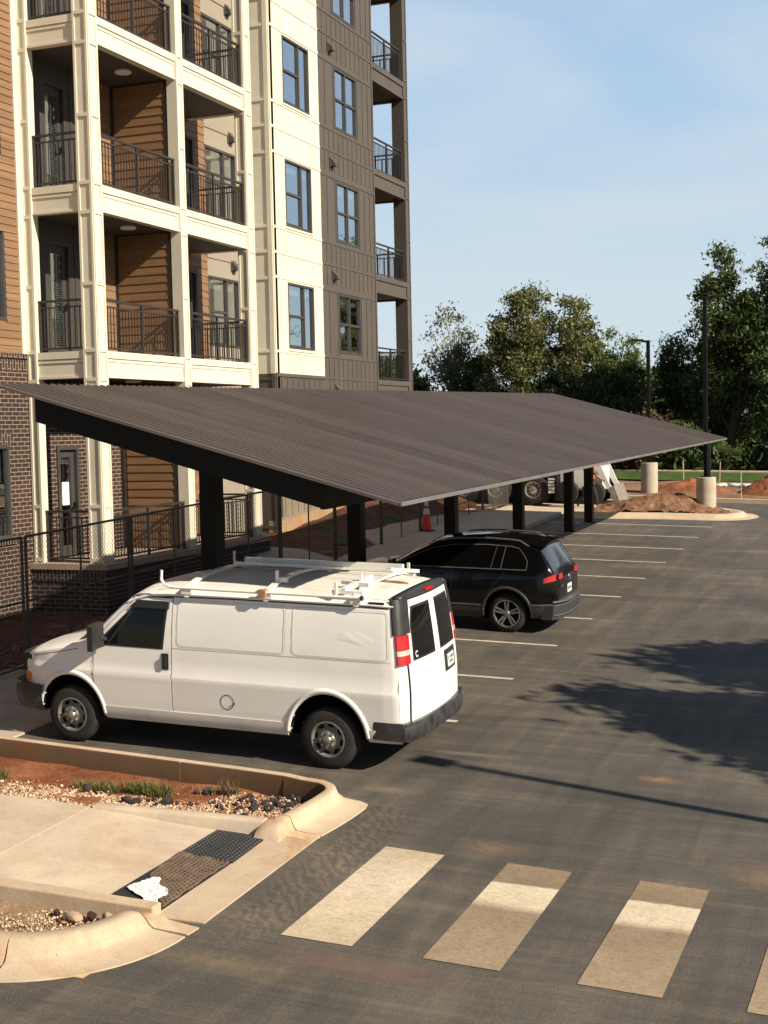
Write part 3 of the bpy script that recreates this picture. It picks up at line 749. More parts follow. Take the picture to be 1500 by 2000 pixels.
rt.box(XF-.12, XF+.01, Y0-.05, Y0-.021, 6.08, TOP); rt.box(XW, XW+.10, Y0-.05, Y0-.021, 6.08, TOP)
rt.build('bay_side_wall', M['cream'], bld)
rt = MB(); rt.box(XW-.02, XF-.0, Y0-.02, Y0+.25, 1.2, 6.08)
for z in (1.9,3.34,5.95): rt.box(XW, XF, Y0-.045, Y0-.02, z-.04, z+.04)
rt.box(XF-.10, XF, Y0-.05, Y0-.021, 1.3, 6.08); rt.box(XW, XW+.10, Y0-.05, Y0-.021, 1.3, 6.08)
rt.build('bay_base_side', M['brown'], bld)
# ---- vent hoods
def vent(x, y, z):
    v = MB()
    v.box(x, x+.02, y-.13, y+.13, z-.13, z+.16)
    v.raw([(x+.02,y-.10,z+.14),(x+.02,y+.10,z+.14),(x+.17,y+.10,z-.02),(x+.17,y-.10,z-.02),(x+.02,y-.10,z-.10),(x+.02,y+.10,z-.10),(x+.17,y+.10,z-.09),(x+.17,y-.10,z-.09)],
          [(0,3,2,1),(0,4,7,3),(1,2,6,5),(3,7,6,2),(4,5,6,7)])
    v.build('vent_hood', M['brown'], bld)
for z in (5.72,9.08,12.40,15.75,19.1): vent(XF+.018, 37.28, z)
for z in (8.95,12.35,15.7): vent(XW-.02, 32.75, z)
# ---- balcony tower: posts
def framed_post(name, x0, x1, y0, y1, faces, z0, z1, mat):
    p = MB(); p.box(x0, x1, y0, y1, z0, z1)
    t = .022
    zs = []
    for f in (2,3,4,5,6): zs += [FL[f]-.57, FL[f]+.02, FL[f]+1.36]
    zs = [z for z in zs+[1.95, 3.05, 5.5] if z0+.05 < z < z1-.05]
    for fc in faces:
        if fc == 'x':
            p.box(x1, x1+t, y0, y0+.05, z0, z1); p.box(x1, x1+t, y1-.05, y1, z0, z1)
            for z in zs: p.box(x1, x1+t, y0+.05, y1-.05, z-.035, z+.035)
        else:
            p.box(x0, x0+.05, y0-t, y0, z0, z1); p.box(x1-.05, x1, y0-t, y0, z0, z1)
            for z in zs: p.box(x0+.05, x1-.05, y0-t, y0, z-.035, z+.035)
    return p.build(name, mat, bld)
framed_post('balcony_post', XB-.33, XB, YC, YC+.34, 'xy', 1.88, TOP, M['cream'])
framed_post('balcony_post', XB-.24, XB, YP-.02, YP+.27, 'x', 1.88, TOP, M['cream'])
framed_post('balcony_post', XB-.28, XB, YE-.34, YE, 'xy', 1.88, TOP, M['cream'])
framed_post('wall_post', XW+.02, XW+.25, YC, YC+.2, 'y', 1.88, TOP, M['cream'])
# partition walls of wood between the two stacks of balconies
for f in (1,2,3,4,5):
    z0, z1 = (1.9, 5.6) if f == 1 else (FL[f], FL[f+1]-.53)
    p = MB(); p.box(XW-.03, XB-.25, YP+.02, YP+.2, z0, z1); lap(p, 'y', YP+.02, XW-.01 if f > 1 else XW+.12, XB-.32, z0+.02, z1, .19); 
    w = p.build('partition', M['siding_y'], bld)
    e = MB(); e.box(XB-.33, XB-.241, YP-.012, YP+.22, z0, z1); e.box(XW-.03, XW+.06, YP-.03, YP+.02, z0, z1)
    put(e.build('edge_trim', M['bronze']), w)
# floor bands, decks, soffits, railings: one balcony part per floor
def railing(a, b, z, parent, posts=3):
    """a,b: (x,y) ends on the deck"""
    r = MB(); A = Vector((a[0],a[1],0)); B = Vector((b[0],b[1],0)); L_ = (B-A).length; d = (B-A)/L_
    def at(t, h): return A+d*t+Vector((0,0,z+h))
    r.bar(at(0,1.06), at(L_,1.06), .06, .045); r.bar(at(0,.93), at(L_,.93), .035, .03); r.bar(at(0,.09), at(L_,.09), .035, .035)
    n = int(L_/.115)
    for i in range(1, n): r.bar(at(L_*i/n,.10), at(L_*i/n,.925), .017)
    for i in range(posts):
        t = .03+(L_-.06)*i/(posts-1); r.bar(at(t,0), at(t,1.04), .045)
    return put(r.build('railing', M['bronze']), parent)
for f in (2,3,4,5,6):
    F = FL[f]
    b = MB()
    def front(b, ya, yb):
        b.box(XB-.20, XB-.035, ya, yb, F-.53, F)
        b.box(XB-.035, XB-.005, ya, yb, F-.13, F+.015); b.box(XB-.035, XB-.012, ya, yb, F-.53, F-.48); b.box(XB-.035, XB-.020, ya, yb, F-.21, F-.16)
    front(b, YC+.34, YP-.02); front(b, YP+.27, YE-.34)
    b.box(XW+.25, XB-.33, YC+.035, YC+.2, F-.53, F); b.box(XW+.25, XB-.33, YC+.005, YC+.035, F-.13, F+.015); b.box(XW+.25, XB-.33, YC+.012, YC+.035, F-.53, F-.48); b.box(XW+.25, XB-.33, YC+.018, YC+.035, F-.21, F-.16)
    b.box(XW-.0, XB-.28, YE-.2, YE-.03, F-.53, F)
    bal = b.build('balcony', M['cream'], bld)
    dk = MB(); dk.box(XW-.02, XB-.2, YC+.2, YE-.2, F-.12, F-.004); put(dk.build('deck', M['slab']), bal)
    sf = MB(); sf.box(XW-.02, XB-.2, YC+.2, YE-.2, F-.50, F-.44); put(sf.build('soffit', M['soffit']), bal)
    for yy in (25.9, 28.2):
        cl = MB(); cl.lathe([(.0,-.05),(.16,-.05),(.18,-.035),(.18,0)], (-16.1, yy, F-.505), n=20); put(cl.build('ceiling_light', M['blind']), bal)
    if f < 6:
        railing((XB-.11,YC+.35), (XB-.11,YP-.03), F, bal); railing((XB-.11,YP+.28), (XB-.11,YE-.35), F, bal); railing((XW+.26,YC+.11), (XB-.34,YC+.11), F, bal, 2); railing((XW+.02,YE-.11), (XB-.30,YE-.11), F, bal, 2)
for f in (2,3,4,5):
    p = MB(); wall_with_holes(p, 'x', XW+.01, .035, YC+.2, 25.75, FL[f], FL[f+1]-.5, [(24.30,25.15,FL[f],FL[f]+2.45)])
    for y in (23.95, 25.3, 25.7): p.box(XW+.01, XW+.03, y-.04, y+.04, FL[f], FL[f+1]-.5)
    p.build('door_surround', M['darkbrown'], bld)
# balcony doors with blinds
def door(y0, y1, z0, z1, bl, parent=bld):
    x = XW-.03
    d = MB()
    for (a, b, c, e) in ((y0,y1,z1-.08,z1),(y0,y0+.09,z0,z1-.08),(y1-.09,y1,z0,z1-.08)): d.box(x-.14, x+.035, a, b, c, e)
    d.box(x-.10, x-.05, y0+.09, y0+.21, z0, z1-.08); d.box(x-.10, x-.05, y1-.21, y1-.09, z0, z1-.08); d.box(x-.10, x-.05, y0+.21, y1-.21, z0, z0+.22); d.box(x-.10, x-.05, y0+.21, y1-.21, z1-.24, z1-.08)
    o = d.build('balcony_door', M['winframe'], parent)
    g = MB(); g.face([(x-.08,y0+.2,z0+.2),(x-.08,y1-.2,z0+.2),(x-.08,y1-.2,z1-.2),(x-.08,y0+.2,z1-.2)]); put(g.build('pane', M['pane']), o)
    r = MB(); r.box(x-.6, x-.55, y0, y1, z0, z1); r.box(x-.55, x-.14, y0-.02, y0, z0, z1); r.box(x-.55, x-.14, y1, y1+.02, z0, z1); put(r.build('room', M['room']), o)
    b = MB(); z = z1-.28
    while z > z1-(z1-z0)*bl+.2:
        b.face([(x-.11,y0+.22,z),(x-.11,y1-.22,z),(x-.14,y1-.22,z+.028),(x-.14,y0+.22,z+.028)]); z -= .05
    b.box(x-.14, x-.10, y0+.22, y1-.22, z1-.27, z1-.21); put(b.build('blind', M['blind']), o)
    h = MB(); h.bar((x+.0,y1-.15,z0+1.02), (x+.0,y1-.15,z0+1.16), .05, .03); h.bar((x+.0,y1-.15,z0+1.04), (x+.0,y1-.27,z0+1.04), .03, .03); put(h.build('handle', M['black']), o)
    return o
for f in (2,3,4,5):
    door(24.30, 25.15, FL[f], FL[f]+2.45, 1.0); door(29.55, 30.75, FL[f], FL[f]+2.45, .3)
pd = door(24.40, 25.20, 1.9, 4.28, .25)
n = MB(); n.box(XW-.03-.075, XW-.03-.07, 24.68, 24.93, 3.0, 3.5); put(n.build('notice', M['blind']), pd)
# ---- ground floor patio
p = MB(); p.box(XW, XB+.13, YC-.12, YE+.15, .4, 1.52); p.build('patio_wall', M['brick_y'], bld)
p = MB(); p.box(XW+.005, XB+.15, YC-.14, YE+.17, 1.52, 1.76); p.build('patio_brick_cap', M['soldier_y'], bld)
p = MB(); p.box(XW, XB+.17, YC-.17, YE+.2, 1.76, 1.88); pt = p.build('patio_slab', concrete('patio_concrete', (.42,.31,.23), (.40,.18,.08), .5), bld)
railing((XB-.11,YC+.35), (XB-.11,YP-.03), 1.88, pt); railing((XB-.11,YP+.28), (XB-.11,YE-.35), 1.88, pt); railing((XW+.26,YC+.11), (XB-.34,YC+.11), 1.88, pt, 2); railing((XW+.02,YE-.11), (XB-.30,YE-.11), 1.88, pt, 2)
p = MB(); p.box(XW-.02, XB-.2, YP+.21, YE-.2, 1.9, 5.0) if False else p.box(XW-.03, XW-.0, 29.0, 31.3, 1.9, 5.0); p.build('patio_wood_panel', M['siding'], bld)
# ---- open corner balconies at the far end
for f in (2,3,4,5,6):
    F = FL[f]-.10
    b = MB()
    b.box(XF-.2, XF-.02, Y2+.002, Y3-.38, F-.55, F); b.box(XF-.02, XF+.02, Y2+.002, Y3-.38, F-.14, F+.02); b.box(XF-.02, XF+.012, Y2+.002, Y3-.38, F-.55, F-.48)
    b.box(XF-1.95, XF-.4, Y3-.2, Y3-.02, F-.55, F)
    cb = b.build('corner_balcony', M['brown'], bld)
    dk = MB(); dk.box(XF-1.95, XF-.2, Y2, Y3-.2, F-.14, F-.01); put(dk.build('deck', M['soffit']), cb)
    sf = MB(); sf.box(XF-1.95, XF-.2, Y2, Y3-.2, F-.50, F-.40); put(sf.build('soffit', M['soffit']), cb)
    if f < 6:
        railing((XF-.1,Y2+.02), (XF-.1,Y3-.40), F, cb); railing((XF-1.9,Y3-.1), (XF-.42,Y3-.1), F, cb)
framed_post('corner_post', XF-.42, XF, Y3-.38, Y3, 'x', 1.6, TOP, M['brown'])
p = MB(); p.box(XF-1.99, XF-1.95, Y2, Y3, 1.5, TOP); p.build('corner_back_wall', M['brown'], bld)
p = MB(); p.box(XF-1.95, XF-.3, Y2-.1, Y2, 1.5, TOP); p.build('corner_inner_wall', M['brown'], bld)
# main block and roof behind
p = MB(); p.box(-34, XF-2.0, 33.4, Y3-.02, 1, TOP); p.box(-34, XW-1.3, 8, 33.4, .8, TOP); p.box(XW-1.3, XF-.3, 33.5, Y2-.12, TOP-.3, TOP); p.build('rear_wall', M['taupe'], bld)
p = MB(); p.box(-34.3, XF+.4, Y0-.3, Y3+.3, TOP, TOP+.3); p.box(-34.3, XB+.4, 7.7, Y0-.3, TOP, TOP+.3); p.build('roof', M['bronze'], bld)

# ================================================================== CARPORT
cp = thing('carport', 'long brown carport with a sloping ribbed metal roof on black columns', 'carport', (-9.17, 28, gz(-9.17, 28)))
RX0, RX1, RY0, RY1 = -10.52, -5.25, 13.81, 41.13
def roofz(x, y): return 5.130-.278*(x-RX0)+.013*(y-RY0)
mb = MB(); y = RY0; pit = .165
prof = []
while y < RY1:
    for dy, h in ((0,0),(.114,0),(.118,.026),(.148,.026),(.154,0)): prof.append((y+dy, h))
    y += pit
prof.append((RY1, 0))
# lapped sheets about 0.95 m wide: every ninth valley sits a little lower
xs_ = lin(RX0, RX1, 4)
for x in xs_:
    for yy, h in prof: mb.v.append((x, yy, roofz(x, yy)+h))
k = len(prof)
for i in range(len(xs_)-1):
    for j in range(k-1): mb.f.append((i*k+j, (i+1)*k+j, (i+1)*k+j+1, i*k+j+1)); mb.m.append(0)
mb.slab(lambda u, v: (RX0+(RX1-RX0)*u, RY0+(RY1-RY0)*v, roofz(RX0+(RX1-RX0)*u, RY0+(RY1-RY0)*v)-.004), 1, 1, (0,0,-.03))
mb.build('roof_sheet', M['roofmetal'], cp)
def rbar(mb, x0, y0, x1, y1, top, depth, w):
    """beam that follows the roof slope: top/depth measured below the roof sheet"""
    A = Vector((x0,y0,roofz(x0,y0)-top-depth/2)); B = Vector((x1,y1,roofz(x1,y1)-top-depth/2)); mb.bar(A, B, w, depth)
mb = MB(); rbar(mb, RX1+.012, RY0-.005, RX1+.012, RY1+.005, -.018, .045, .02); mb.build('eave_trim', M['zinc'], cp)
BX0, BX1, BY0, BY1 = -10.33, -6.37, 14.3, 40.5
mb = MB()
def vbeam(x0, x1, y0, y1, th):
    fn = lambda u, v: (x0+(x1-x0)*u, y0+(y1-y0)*u, roofz(x0+(x1-x0)*u, y0+(y1-y0)*u)-.045-.37*v)
    mb.slab(fn, 1, 1, th)
vbeam(BX0, BX1, BY0, BY0, (0,.06,0)); vbeam(BX0, BX1, BY1, BY1, (0,-.06,0)); vbeam(BX1+.002, BX1+.002, BY0-.002, BY1, (-.06,0,0)); vbeam(BX0, BX0, BY0+.06, BY1-.06, (.06,0,0))
mb.build_each('fascia_beam', M['black'], cp)
for i in range(4):
    x = BX0+.8+.82*i; mb = MB(); rbar(mb, x, BY0+.05, x, BY1-.05, .05, .2, .07); mb.build('purlin', M['black'], cp)
for yc in (16.7,21.92,27.14,32.36,37.58,40.1):
    mb = MB(); g = gz(-9.17, yc); zt = roofz(-9.17, yc)-.40
    mb.box(-9.17-.125, -9.17+.125, yc-.125, yc+.125, g-.05, zt)
    mb.box(-9.17-.24, -9.17+.24, yc-.24, yc+.24, g-.04, g+.02)
    mb.build('column', M['black'], cp, bevel=.008)
    mb = MB(); rbar(mb, BX0+.02, yc, BX1-.0, yc, .10, .30, .2); mb.build('beam', M['black'], cp)

# ================================================================== VEHICLES
def interp(tab, x):
    if x <= tab[0][0]: return tab[0][1]
    for (a, b), (c, d) in zip(tab, tab[1:]):
        if x <= c: 
            t = (x-a)/(c-a); return b+(d-b)*t
    return tab[-1][1]
def sinterp(tab, x):
    """monotone-ish smooth interpolation (Catmull)"""
    if x <= tab[0][0]: return tab[0][1]
    if x >= tab[-1][0]: return tab[-1][1]
    for i in range(len(tab)-1):
        if x <= tab[i+1][0]:
            x0, y0 = tab[i]; x1, y1 = tab[i+1]
            m0 = (y1-tab[i-1][1])/(x1-tab[i-1][0]) if i > 0 else (y1-y0)/(x1-x0)
            m1 = (tab[i+2][1]-y0)/(tab[i+2][0]-x0) if i+2 < len(tab) else (y1-y0)/(x1-x0)
            h = x1-x0; t = (x-x0)/h
            return (2*t**3-3*t*t+1)*y0+(t**3-2*t*t+t)*h*m0+(-2*t**3+3*t*t)*y1+(t**3-t*t)*h*m1
class Car:
    """body surface: W(x,z) half width, zs(x) top of the side, zt(x) roof/bonnet crown, zb(x) underside"""
    def __init__(s, X0, YC, W, zb, zs, zt, sq=2.4, shift=None):
        s.X0, s.YC, s.W, s.zb, s.zs, s.zt, s.sq = X0, YC, W, zb, zs, zt, sq
        s.shift = shift or (lambda x, z: 0); s.kinks = None
    def w(s, p):
        x, y, z = p; X, Y = s.X0+x, s.YC+y
        return (X, Y, gz(X, Y)+z)
    def world(s, mb): mb.v = [s.w(p) for p in mb.v]; return mb
    def top(s, x, y):
        wg = s.W(x, s.zs(x)); t = min(1, abs(y)/wg)
        return s.zs(x)+(s.zt(x)-s.zs(x))*(1-t**s.sq)**(1/1.7)
    def side(s, x, z, sgn=-1, out=0): return (x+s.shift(x, z), sgn*(s.W(x, z)+out), z)
    def crown(s, x, y, out=0):
        e = .02
        n = Vector((-(s.top(x+e,y)-s.top(x-e,y))/(2*e), -(s.top(x,y+e)-s.top(x,y-e))/(2*e), 1)).normalized()
        z = s.top(x, y); return tuple(Vector((x+s.shift(x, z), y, z))+n*out)
    def hull(s, stations, arches, nside=11, ntop=9):
        mb = MB(); rings = []
        for x in stations:
            zb, zs = s.zb(x), s.zs(x); ring = []
            half = [(0, zb), (s.W(x, zb+.05)-.08, zb)]
            if s.kinks:
                k_ = min(1, (zs-.05)/(s.kinks[-1]+.02)); zz = [zb+.03]+[q*k_ for q in s.kinks if q*k_ > zb+.06]
                while len(zz) < len(s.kinks)+1: zz.insert(1, (zz[0]+zz[1])/2)
                e = zz[-1]; zz += [e+(zs-e)*i/6 for i in range(1, 7)]
            else: zz = [zb+.03+(zs-zb-.03)*i/nside for i in range(nside+1)]
            for z in zz: half.append((s.W(x, z), z))
            wg = s.W(x, zs)
            for i in range(1, ntop+1):
                y = wg*math.cos(math.pi/2*i/ntop); half.append((max(0, y), s.top(x, y) if i < ntop else s.zt(x)))
            ring = [(x+s.shift(x, z), -y, z) for y, z in half] + [(x+s.shift(x, z), y, z) for y, z in half[-2:0:-1]]
            rings.append(ring)
        k = len(rings[0])
        for r in rings: mb.v += r
        for i in range(len(rings)-1):
            for j in range(k):
                j2 = (j+1) % k
                mb.f.append((i*k+j, i*k+j2, (i+1)*k+j2, (i+1)*k+j)); mb.m.append(0)
        mb.f.append(tuple(reversed(range(k)))); mb.m.append(0)
        mb.f.append(tuple((len(rings)-1)*k+j for j in range(k))); mb.m.append(0)
        s.arches = arches
        return mb
    def cut(s, mb, name, mats, parent, depth=.34):
        """cut the wheel wells out of the hull"""
        o = mb.build('tmp_hull', mats[0])
        bmx = bmesh.new(); bmx.from_mesh(o.data); bmesh.ops.recalc_face_normals(bmx, faces=bmx.faces); bmx.to_mesh(o.data); bmx.free()
        cutters = []
        for (ax, az, rx, rz) in s.arches:
            for sg in (-1, 1):
                c = MB(); c.lathe([(0,-depth/2),(1,-depth/2),(1,depth/2),(0,depth/2)], (0,0,0), 'y', 40)
                yc = sg*(s.W(ax, .7)+.03-depth/2+.05)
                c.v = [(ax+p[0]*rx, yc+p[1], az+p[2]*rz) for p in c.v]
                co = c.build('tmp_cutter', mats[0])
                b2 = bmesh.new(); b2.from_mesh(co.data); bmesh.ops.remove_doubles(b2, verts=b2.verts, dist=1e-4); bmesh.ops.recalc_face_normals(b2, faces=b2.faces); b2.to_mesh(co.data); b2.free()
                md = o.modifiers.new('cut', 'BOOLEAN'); md.operation = 'DIFFERENCE'; md.object = co; md.solver = 'EXACT'
                cutters.append(co)
        dg = bpy.context.evaluated_depsgraph_get(); me = bpy.data.meshes.new_from_object(o.evaluated_get(dg))
        me.name = name
        me.materials.clear()
        for m in mats: me.materials.append(m)
        for p in me.polygons:
            c = p.center; p.material_index = 0
            for (ax, az, rx, rz) in s.arches:
                q = ((c.x-ax)/rx)**2+((c.z-az)/rz)**2
                if q < 1.0 and c.z > s.zb(ax)+.01: p.material_index = 1
            p.use_smooth = True
        for v in me.vertices: v.co = s.w(v.co)
        me.set_sharp_from_angle(angle=R(32))
        for c in cutters: bpy.data.objects.remove(c)
        bpy.data.objects.remove(o)
        n = bpy.data.objects.new(name, me); col.objects.link(n); put(n, parent)
        return n
    def lip(s, mb, ax, az, rx, rz, sgn, a0, a1, wd=.05, out=.018, m=0):
        """raised rim round a wheel arch"""
        def f(u, v):
            t = R(a0+(a1-a0)*u); k = 1+wd*v/rx
            x, z = ax+rx*k*math.cos(t), az+rz*k*math.sin(t)
            return s.side(x, z, sgn, out*(1-(2*v-.9)**2*.9 if v < 1 else 0))
        mb.slab(f, 28, 4, (0, -sgn*.05, 0), m)
    def loop(s, mb, pts, sgn, wd, out, m=0, closed=True):
        """thin strip along a path of (x,z) on the side"""
        n = len(pts)
        for i in range(n if closed else n-1):
            a, b = pts[i], pts[(i+1) % n]
            d = Vector((b[0]-a[0], b[1]-a[1])); L_ = d.length
            if L_ < 1e-6: continue
            d /= L_; nrm = Vector((-d.y, d.x))*wd/2
            k = max(1, int(L_/.15))
            for q in range(k):
                A = (a[0]+(b[0]-a[0])*q/k, a[1]+(b[1]-a[1])*q/k); B = (a[0]+(b[0]-a[0])*(q+1)/k, a[1]+(b[1]-a[1])*(q+1)/k)
                mb.face([s.side(A[0]-nrm.x, A[1]-nrm.y, sgn, out), s.side(B[0]-nrm.x, B[1]-nrm.y, sgn, out), s.side(B[0]+nrm.x, B[1]+nrm.y, sgn, out), s.side(A[0]+nrm.x, A[1]+nrm.y, sgn, out)], m)
    def patch(s, mb, fx0, fx1, z0, z1, sgn, out, nu=10, nv=8, th=.012, m=0):
        """slab on the side between x=fx0(z) and fx1(z)"""
        def f(u, v):
            z = z0+(z1-z0)*v; x = fx0(z)+(fx1(z)-fx0(z))*u; return s.side(x, z, sgn, out)
        mb.slab(f, nu, nv, (0, -sgn*th, 0), m)
def rrect(x0, x1, z0, z1, r, n=5):
    out = []
    for cx_, cz_, a in ((x1-r,z1-r,0),(x0+r,z1-r,90),(x0+r,z0+r,180),(x1-r,z0+r,270)):
        for i in range(n+1): out.append((cx_+r*math.cos(R(a+90*i/n)), cz_+r*math.sin(R(a+90*i/n))))
    return out

M['vanpaint'] = simple('van_white_paint', (.80,.775,.71), .32, var=.04, vscale=1.4, spec=.5, coat=.25)
def roof_paint():
    m = bpy.data.materials.new('van_roof_paint'); N, L = nodes_of(m); b = N['Principled BSDF']; v = _coord(N, L)
    n = _noise(N, L, _coord(N, L, scale=(.5,3,1)), 1.4, 7, .7, .6)
    c = _ramp(N, L, n, [(.3,(.60,.56,.48)),(.6,(.72,.69,.62))])
    r = _noise(N, L, _coord(N, L, scale=(.7,2.4,1)), 1.15, 7, .75, .4)
    c = _mix(N, L, _ramp(N, L, r, [(.58,(0,0,0)),(.66,(.9,.9,.9))]), c, (.19,.095,.05))
    tc = N.new('ShaderNodeTexCoord'); mp = N.new('ShaderNodeMapping'); mp.vector_type = 'TEXTURE'; mp.inputs['Location'].default_value = (-5.72,14.72,2.65); mp.inputs['Scale'].default_value = (.42,.20,1)
    L.new(tc.outputs['Object'], mp.inputs['Vector']); ln = N.new('ShaderNodeVectorMath'); ln.operation = 'LENGTH'; L.new(mp.outputs[0], ln.inputs[0])
    ad = N.new('ShaderNodeMath'); ad.operation = 'MULTIPLY_ADD'; ad.inputs[1].default_value = 1.2; L.new(r, ad.inputs[0]); L.new(ln.outputs['Value'], ad.inputs[2])
    c = _mix(N, L, _ramp(N, L, ad.outputs[0], [(.0,(1,1,1)),(.93,(.9,.9,.9)),(1.0,(0,0,0))]), c, (.16,.075,.045))
    L.new(c, b.inputs['Base Color']); b.inputs['Roughness'].default_value = .5
    return m
M['vanroof'] = roof_paint()
M['tyre'] = simple('tyre_rubber', (.028,.025,.022), .85, var=.3, vscale=6, spec=.25, bump=.3, bscale=30)
M['steelrim'] = simple('steel_rim', (.20,.18,.155), .5, metal=.35, var=.2, vscale=8)
M['chrome'] = simple('dull_chrome', (.38,.36,.33), .35, metal=.8, var=.15, vscale=9)
M['alloy'] = simple('alloy_rim', (.30,.29,.28), .35, metal=.7, var=.1)
M['darkgap'] = simple('dark_gap', (.006,.006,.006), .9, var=.1, spec=.1)
M['blackplastic'] = simple('black_plastic', (.022,.022,.022), .5, var=.2, vscale=9, spec=.4)
M['bumper'] = simple('grey_bumper_plastic', (.040,.040,.041), .5, var=.15, vscale=5, spec=.4)
M['cglass'] = simple('dark_car_glass', (.005,.006,.006), .03, var=.1, spec=.3)
M['sglass'] = simple('black_tinted_glass', (.003,.003,.003), .04, var=.1, spec=.22)
M['redlens'] = simple('red_lens', (.42,.012,.016), .15, var=.15, vscale=12, spec=.6, coat=.5)
M['whitelens'] = simple('pink_clear_lens', (.62,.42,.36), .2, var=.1, spec=.6, coat=.4)
M['amberlens'] = simple('amber_lens', (.62,.17,.02), .2, var=.1, spec=.6, coat=.4)
M['plate'] = simple('number_plate', (.62,.62,.60), .4, var=.15, vscale=30)
M['suvpaint'] = simple('black_car_paint', (.003,.003,.0033), .18, var=.1, spec=.3, coat=.35)
M['suvtrim'] = simple('grey_sill_trim', (.035,.035,.036), .5, var=.1, spec=.4)
M['satin'] = simple('satin_trim', (.19,.185,.18), .35, metal=.6, var=.08)

def wheel(car, ax, sgn, r, wd, rim_r, kind, parent, inset=.0, yface=None):
    yf = sgn*(yface if yface is not None else car.W(ax, .6)-.02)   # outer tyre face
    cz = r
    t = MB(); s = -sgn
    prof = [(rim_r, 0.02),(rim_r+.012,.0),(r-.07,-.0),(r-.03,.012),(r-.008,.035),(r,.06),(r,wd/2),(r,wd-.06),(r-.008,wd-.035),(r-.05,wd),(rim_r,wd)]
    t.lathe([(a, yf+s*b) for a, b in prof], (ax, 0, cz), 'y', 48)
    for j in range(44):                                                # tread blocks
        a = 2*math.pi*j/44
        for q, o_ in ((.045,0),(wd-.075,.5)):
            aa = a+o_*2*math.pi/44; c, sn = math.cos(aa), math.sin(aa)
            tx, tz = -sn, c
            p = []
            for rr in (r-.004, r+.007):
                for dt, dy in ((-.017,0),(.017,0),(.017,.035),(-.017,.035)):
                    p.append((ax+c*rr+tx*dt, yf+s*(q+dy), cz+sn*rr+tz*dt))
            t.raw(p, [(0,1,2,3),(4,5,6,7),(0,1,5,4),(1,2,6,5),(2,3,7,6),(3,0,4,7)])
    w = thing_part = car.world(t).build('wheel', M['tyre'], parent, smooth=True, angle=40)
    rm = MB()
    if kind == 'steel':
        rm.lathe([(a, yf+s*b) for a, b in ((rim_r+.006,.012),(rim_r+.004,-.004),(rim_r-.012,-.004),(rim_r-.025,.035),(rim_r-.05,.05),(rim_r*.62,.035),(rim_r*.5,.02),(rim_r*.42,.015),(.0,.012))], (ax, 0, cz), 'y', 48)
    else:
        rm.lathe([(a, yf+s*b) for a, b in ((rim_r+.008,.012),(rim_r+.006,-.002),(rim_r-.012,-.002),(rim_r-.02,.05),(rim_r-.02,.10))], (ax, 0, cz), 'y', 48)
        for j in range(5):
            for dd in (-.15, .15):
                a = 2*math.pi*j/5+math.pi/2
                p0 = (ax+.045*math.cos(a+dd*2.2), yf+s*.03, cz+.045*math.sin(a+dd*2.2)); p1 = (ax+(rim_r-.012)*math.cos(a+dd), yf+s*.012, cz+(rim_r-.012)*math.sin(a+dd))
                rm.bar(p0, p1, .03, .022, up=(0,1,0))
        rm.lathe([(.0,yf+s*.008),(.04,yf+s*.008),(.05,yf+s*.02),(.05,yf+s*.05)], (ax,0,cz), 'y', 20)
    put(car.world(rm).build('rim', M['steelrim'] if kind == 'steel' else M['alloy'], smooth=True, angle=40), w)
    if kind == 'steel':
        hs = MB()
        for j in range(8):                                             # hand holes
            a = 2*math.pi*(j+.5)/8 + .2; rr = rim_r*.80; c, sn = math.cos(a), math.sin(a)
            pts = []
            for q in range(12):
                e = 2*math.pi*q/12; dr, dt = .026*math.cos(e), .040*math.sin(e)
                pts.append((ax+c*(rr+dr)-sn*dt, yf+s*.036, cz+sn*(rr+dr)+c*dt))
            hs.face(pts if sgn < 0 else pts[::-1])
        put(car.world(hs).build('hand_hole', M['darkgap']), w)
        hb = MB(); hb.lathe([(.0,yf-s*.035),(.035,yf-s*.035),(.048,yf-s*.025),(.055,yf+s*.0),(.075,yf+s*.008),(.082,yf+s*.02)], (ax,0,cz), 'y', 20)
        for j in range(8):
            a = 2*math.pi*j/8; hb.lathe([(.0,yf-s*.022),(.012,yf-s*.022),(.014,yf-s*.0),(.014,yf+s*.02)], (ax+.082*math.cos(a),0,cz+.082*math.sin(a)), 'y', 8)
        put(car.world(hb).build('hub', M['chrome'], smooth=True, angle=40), w)
    else:
        dk = MB(); dk.lathe([(rim_r-.02,yf+s*.075),(.0,yf+s*.075)], (ax,0,cz), 'y', 40); put(car.world(dk).build('brake', M['darkgap']), w)
    return w

# ---- white van -----------------------------------------------------
wtab = [(.30,.905),(.42,.955),(.60,.970),(.86,.985),(.905,.991),(.920,.990),(.970,.969),(1.25,.960),(1.50,.936),(1.75,.895),(1.90,.858),(2.1,.80)]
wtop = [(-4.28,.62),(-4.22,.76),(-4.12,.87),(-3.97,.945),(-3.75,.985),(-3.5,1.0),(.70,1.0),(.82,.992),(.88,.975),(.915,.945),(.935,.90)]
zsv = [(-4.28,.90),(-4.15,.99),(-4.0,1.06),(-3.67,1.13),(-3.30,1.20),(-3.16,1.27),(-2.575,1.80),(-2.35,1.86),(-2.0,1.885),(-1.2,1.895),(.5,1.895),(.93,1.885)]
ztv = [(-4.28,1.0),(-4.2,1.08),(-4.0,1.16),(-3.67,1.24),(-3.40,1.30),(-3.22,1.35),(-2.72,1.80),(-2.45,1.96),(-2.1,2.015),(-1.4,2.040),(.5,2.040),(.80,2.02),(.93,1.96)]
